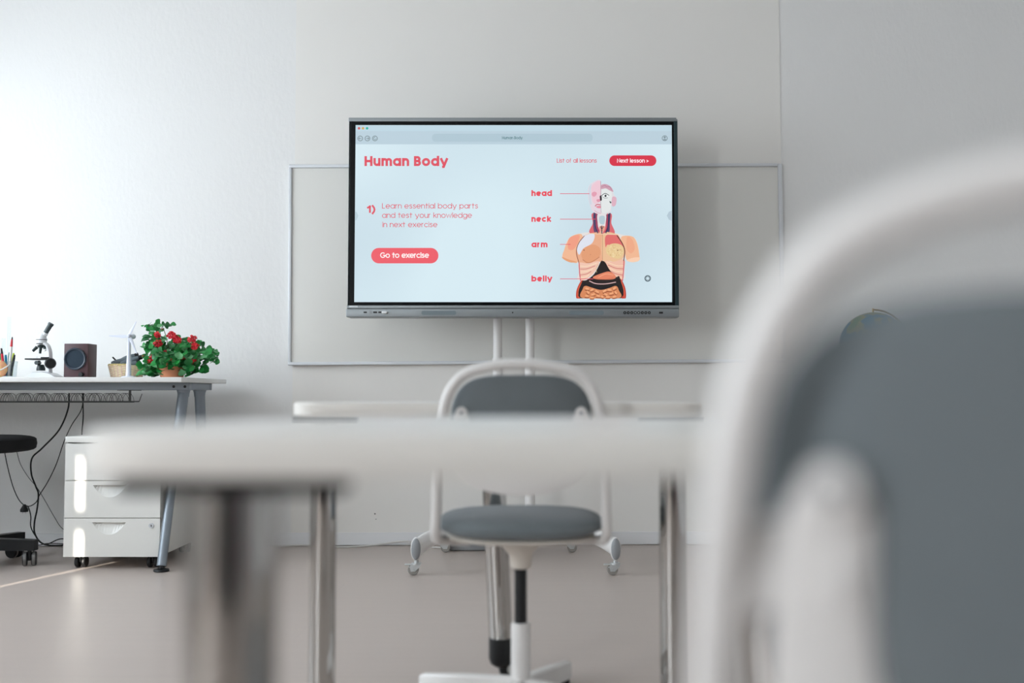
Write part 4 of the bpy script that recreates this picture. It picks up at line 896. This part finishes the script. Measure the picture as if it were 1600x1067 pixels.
for cx, cy, r_ in ((253, 524, 4.8), (254.5, 537, 6.2), (275, 525, 6.5), (284, 532, 6.2), (306.5, 530, 6.5), (311, 541.5, 6), (246.5, 559.5, 4.8), (266, 551, 3), (293.5, 558, 4.8), (309.5, 565, 3.8), (241.5, 565, 3.2), (279, 565, 3.5)):
    fl = MB(); c0 = pp_(cx, cy, -.062)
    for i in range(int(8 + r_ * r_ * 1.1)):
        a = random.uniform(0, 2 * PI); q = math.sqrt(random.random()); c = c0 + Vector((q * r_ * math.cos(a) * SC, random.uniform(-.010, .006), q * r_ * .8 * math.sin(a) * SC))
        nr = Vector((random.uniform(-.7, .7), -1, random.uniform(-.3, .9))).normalized(); u_ = nr.orthogonal().normalized(); v_ = nr.cross(u_)
        for j in range(4):
            b = j * PI / 2 + a; d = u_ * math.cos(b) + v_ * math.sin(b); s_ = v_ * math.cos(b) - u_ * math.sin(b); l_ = .0062
            fl.add([c, c + (d * .55 + s_ * .42 + nr * .2) * l_, c + (d + nr * .12) * l_, c + (d * .55 - s_ * .42 + nr * .2) * l_], [(0, 1, 2, 3)], random.choice([0, 0, 1]))
    fl.build('flower_cluster', [RF, RF2], pt)
m = MB()
for cx, cy in ((258.5, 515.5), (230, 556), (233, 562), (303.5, 575.5)):
    c = pp_(cx, cy, -.05)
    for i in range(5): m.ball(c + Vector((random.uniform(-.004, .004), random.uniform(-.003, .003), random.uniform(-.004, .004))), .0028, 8)
m.build('withered_bloom', mat('withered', (150, 104, 74), .8), pt)
# pen pot at the left edge
pq = thing('pen_pot', 'clear plastic tub holding coloured pens and rulers at the left edge', 'pot', at(13, 4.42))
CLR = mat('clear_plastic', (240, 245, 247), .08, trans=.95, ior=1.08)
MB().lathe([(.024, .001), (.033, .002), (.036, .07), (.0375, .071), (.0345, .071), (.0318, .004), (.022, .004)], (0, 0, 0), 32).build('tub', CLR, pq)
GP = 'coloured pens in the clear tub'
pens = [(4.5, 544, 8, (198, 30, 60), 'red pen with a black cap, leaning left in the clear tub'), (1, 552, 6, (40, 170, 84), 'bright green pen slanting at the left of the clear tub'), (8.6, 554, 10, (30, 150, 190), 'blue-turquoise pen in the clear tub'),
        (13.2, 550, 13, (26, 110, 96), 'dark green pen in the middle of the clear tub'), (18.2, 551, 17, (196, 212, 50), 'yellow-green highlighter in the clear tub'), (20.8, 530, 17.5, (224, 224, 222), 'white pen with a black tip, tallest pen in the tub'),
        (24, 554, 20, (34, 40, 46), 'black pen at the right of the clear tub'), (15.5, 562, 15, (222, 120, 150), 'pink pen in the clear tub')]
for i, (px, py, pb, c, lb) in enumerate(pens):
    o = thing('pen', lb, 'pen', at(13, 4.42), 0, GP); a = Vector(((pb - 13) * SC * .7, -.012 + .006 * (i % 5), .008)); b = lo(px, py, 13, -.018 + .008 * (i % 5)); d = b - a
    MB().cyl(a, a + d * .82, .0052, n=12).build('barrel', mat('pen_colour_%s' % 'abcdefgh'[i], c, .4), o)
    MB().cyl(a + d * .80, b, .0056, .0036, n=12).build('cap', mat('pen_cap_red', (200, 40, 50), .4) if i == 5 else (BLACK if i in (0, 6) else MATS['pen_colour_%s' % 'abcdefgh'[i]]), o)
    if i == 5: MB().cyl(b, b + d.normalized() * .010, .0032, .002, n=10).build('tip', BLACK, o)
for px, py, lb in ((11, 494.5, 'tall clear plastic ruler standing in the tub'), (3, 528, 'shorter clear ruler standing at the left of the tub')):
    b = at(13, 4.42) + lo(px, py, 13, .01)
    tag(MB().box((b.x - .008, b.y - .001, ZT + .006), (b.x + .008, b.y + .001, b.z)).build('ruler', CLR), lb, 'ruler', 'clear rulers in the tub')
pu = thing('pouch', 'round pink and yellow speckled pouch with a white cord at the left edge', 'pouch', at(-2, 4.36))
MB().ball((0, 0, .038), (.036, .03, .037), 24).build('bag', mat('speckled_cloth', (252, 120, 140), .8, noise=(110, (244, 232, 140))), pu)
MB().sweep([(-.03, -.032, .022), (0, -.036, .024), (.03, -.034, .034), (.052, -.03, .048), (.062, -.024, .060)], .0028, 8).build('cord', WCABLE, pu)

# ------------------------------------------------------------------ globe on a low cabinet, right
GX, GY = 1.655, 4.70
cb = thing('low_cabinet', 'low white cabinet against the front wall, hidden behind the near chair', 'cabinet', (GX + .15, GY, 0))
MB().box((-.40, -.19, .04), (.40, .19, .70), .002).build('cabinet_body', ERIK, cb); MB().box((-.41, -.20, .70), (.41, .195, .72), .002).build('top', LAMI, cb)
for s_ in (-1, 1):
    d = MB().box((min(s_ * .004, s_ * .396), -.208, .05), (max(s_ * .004, s_ * .396), -.191, .69), .002).build('door', ERIK, cb)
    MB().cyl((s_ * .04, -.225, .36), (s_ * .04, -.225, .46), .005, n=10).cyl((s_ * .04, -.225, .37), (s_ * .04, -.205, .37), .004, n=8).cyl((s_ * .04, -.225, .45), (s_ * .04, -.205, .45), .004, n=8).build('door_handle', ALU, d)
MB().box((-.36, -.15, 0), (.36, .15, .04)).build('plinth', BLACKMAT, cb)
gl = thing('globe', 'blue terrestrial globe on the low cabinet, its top peeking over the near chair', 'globe', (GX, GY - .02, .72))
gm = mat('globe_map', (40, 112, 140), .35); nt = gm.node_tree; b_ = nt.nodes['Principled BSDF']
tc = nt.nodes.new('ShaderNodeTexCoord'); nz = nt.nodes.new('ShaderNodeTexNoise'); nz.inputs['Scale'].default_value = 9; nz.inputs['Detail'].default_value = 5
cr = nt.nodes.new('ShaderNodeValToRGB'); e = cr.color_ramp.elements; e[0].position = .50; e[0].color = (*lin((36, 110, 142)), 1); e[1].position = .54; e[1].color = (*lin((150, 140, 84)), 1)
e2 = cr.color_ramp.elements.new(.62); e2.color = (*lin((96, 128, 88)), 1)
nt.links.new(tc.outputs['Object'], nz.inputs['Vector']); nt.links.new(nz.outputs['Fac'], cr.inputs[0]); nt.links.new(cr.outputs[0], b_.inputs['Base Color'])
gr = .15; gz = P(1358, 488, GY - .02).z - .72 - gr
MB().ball((0, 0, gz), gr, 48).build('sphere', gm, gl)
MB().lathe([(.085, 0), (.085, .008), (.05, .018), (.012, .03), (.010, gz - gr - .006)], (0, 0, 0), 30).build('foot', BLACK, gl)
MB().sweep([(math.sin(math.radians(a)) * (gr + .012), 0, gz - math.cos(math.radians(a)) * (gr + .012)) for a in range(0, 181, 9)], .004, 8).cyl((0, 0, gz + gr - .001), (0, 0, gz + gr + .018), .004, n=10).build('meridian', mat('brass', (150, 120, 60), .3, metal=.8), gl)
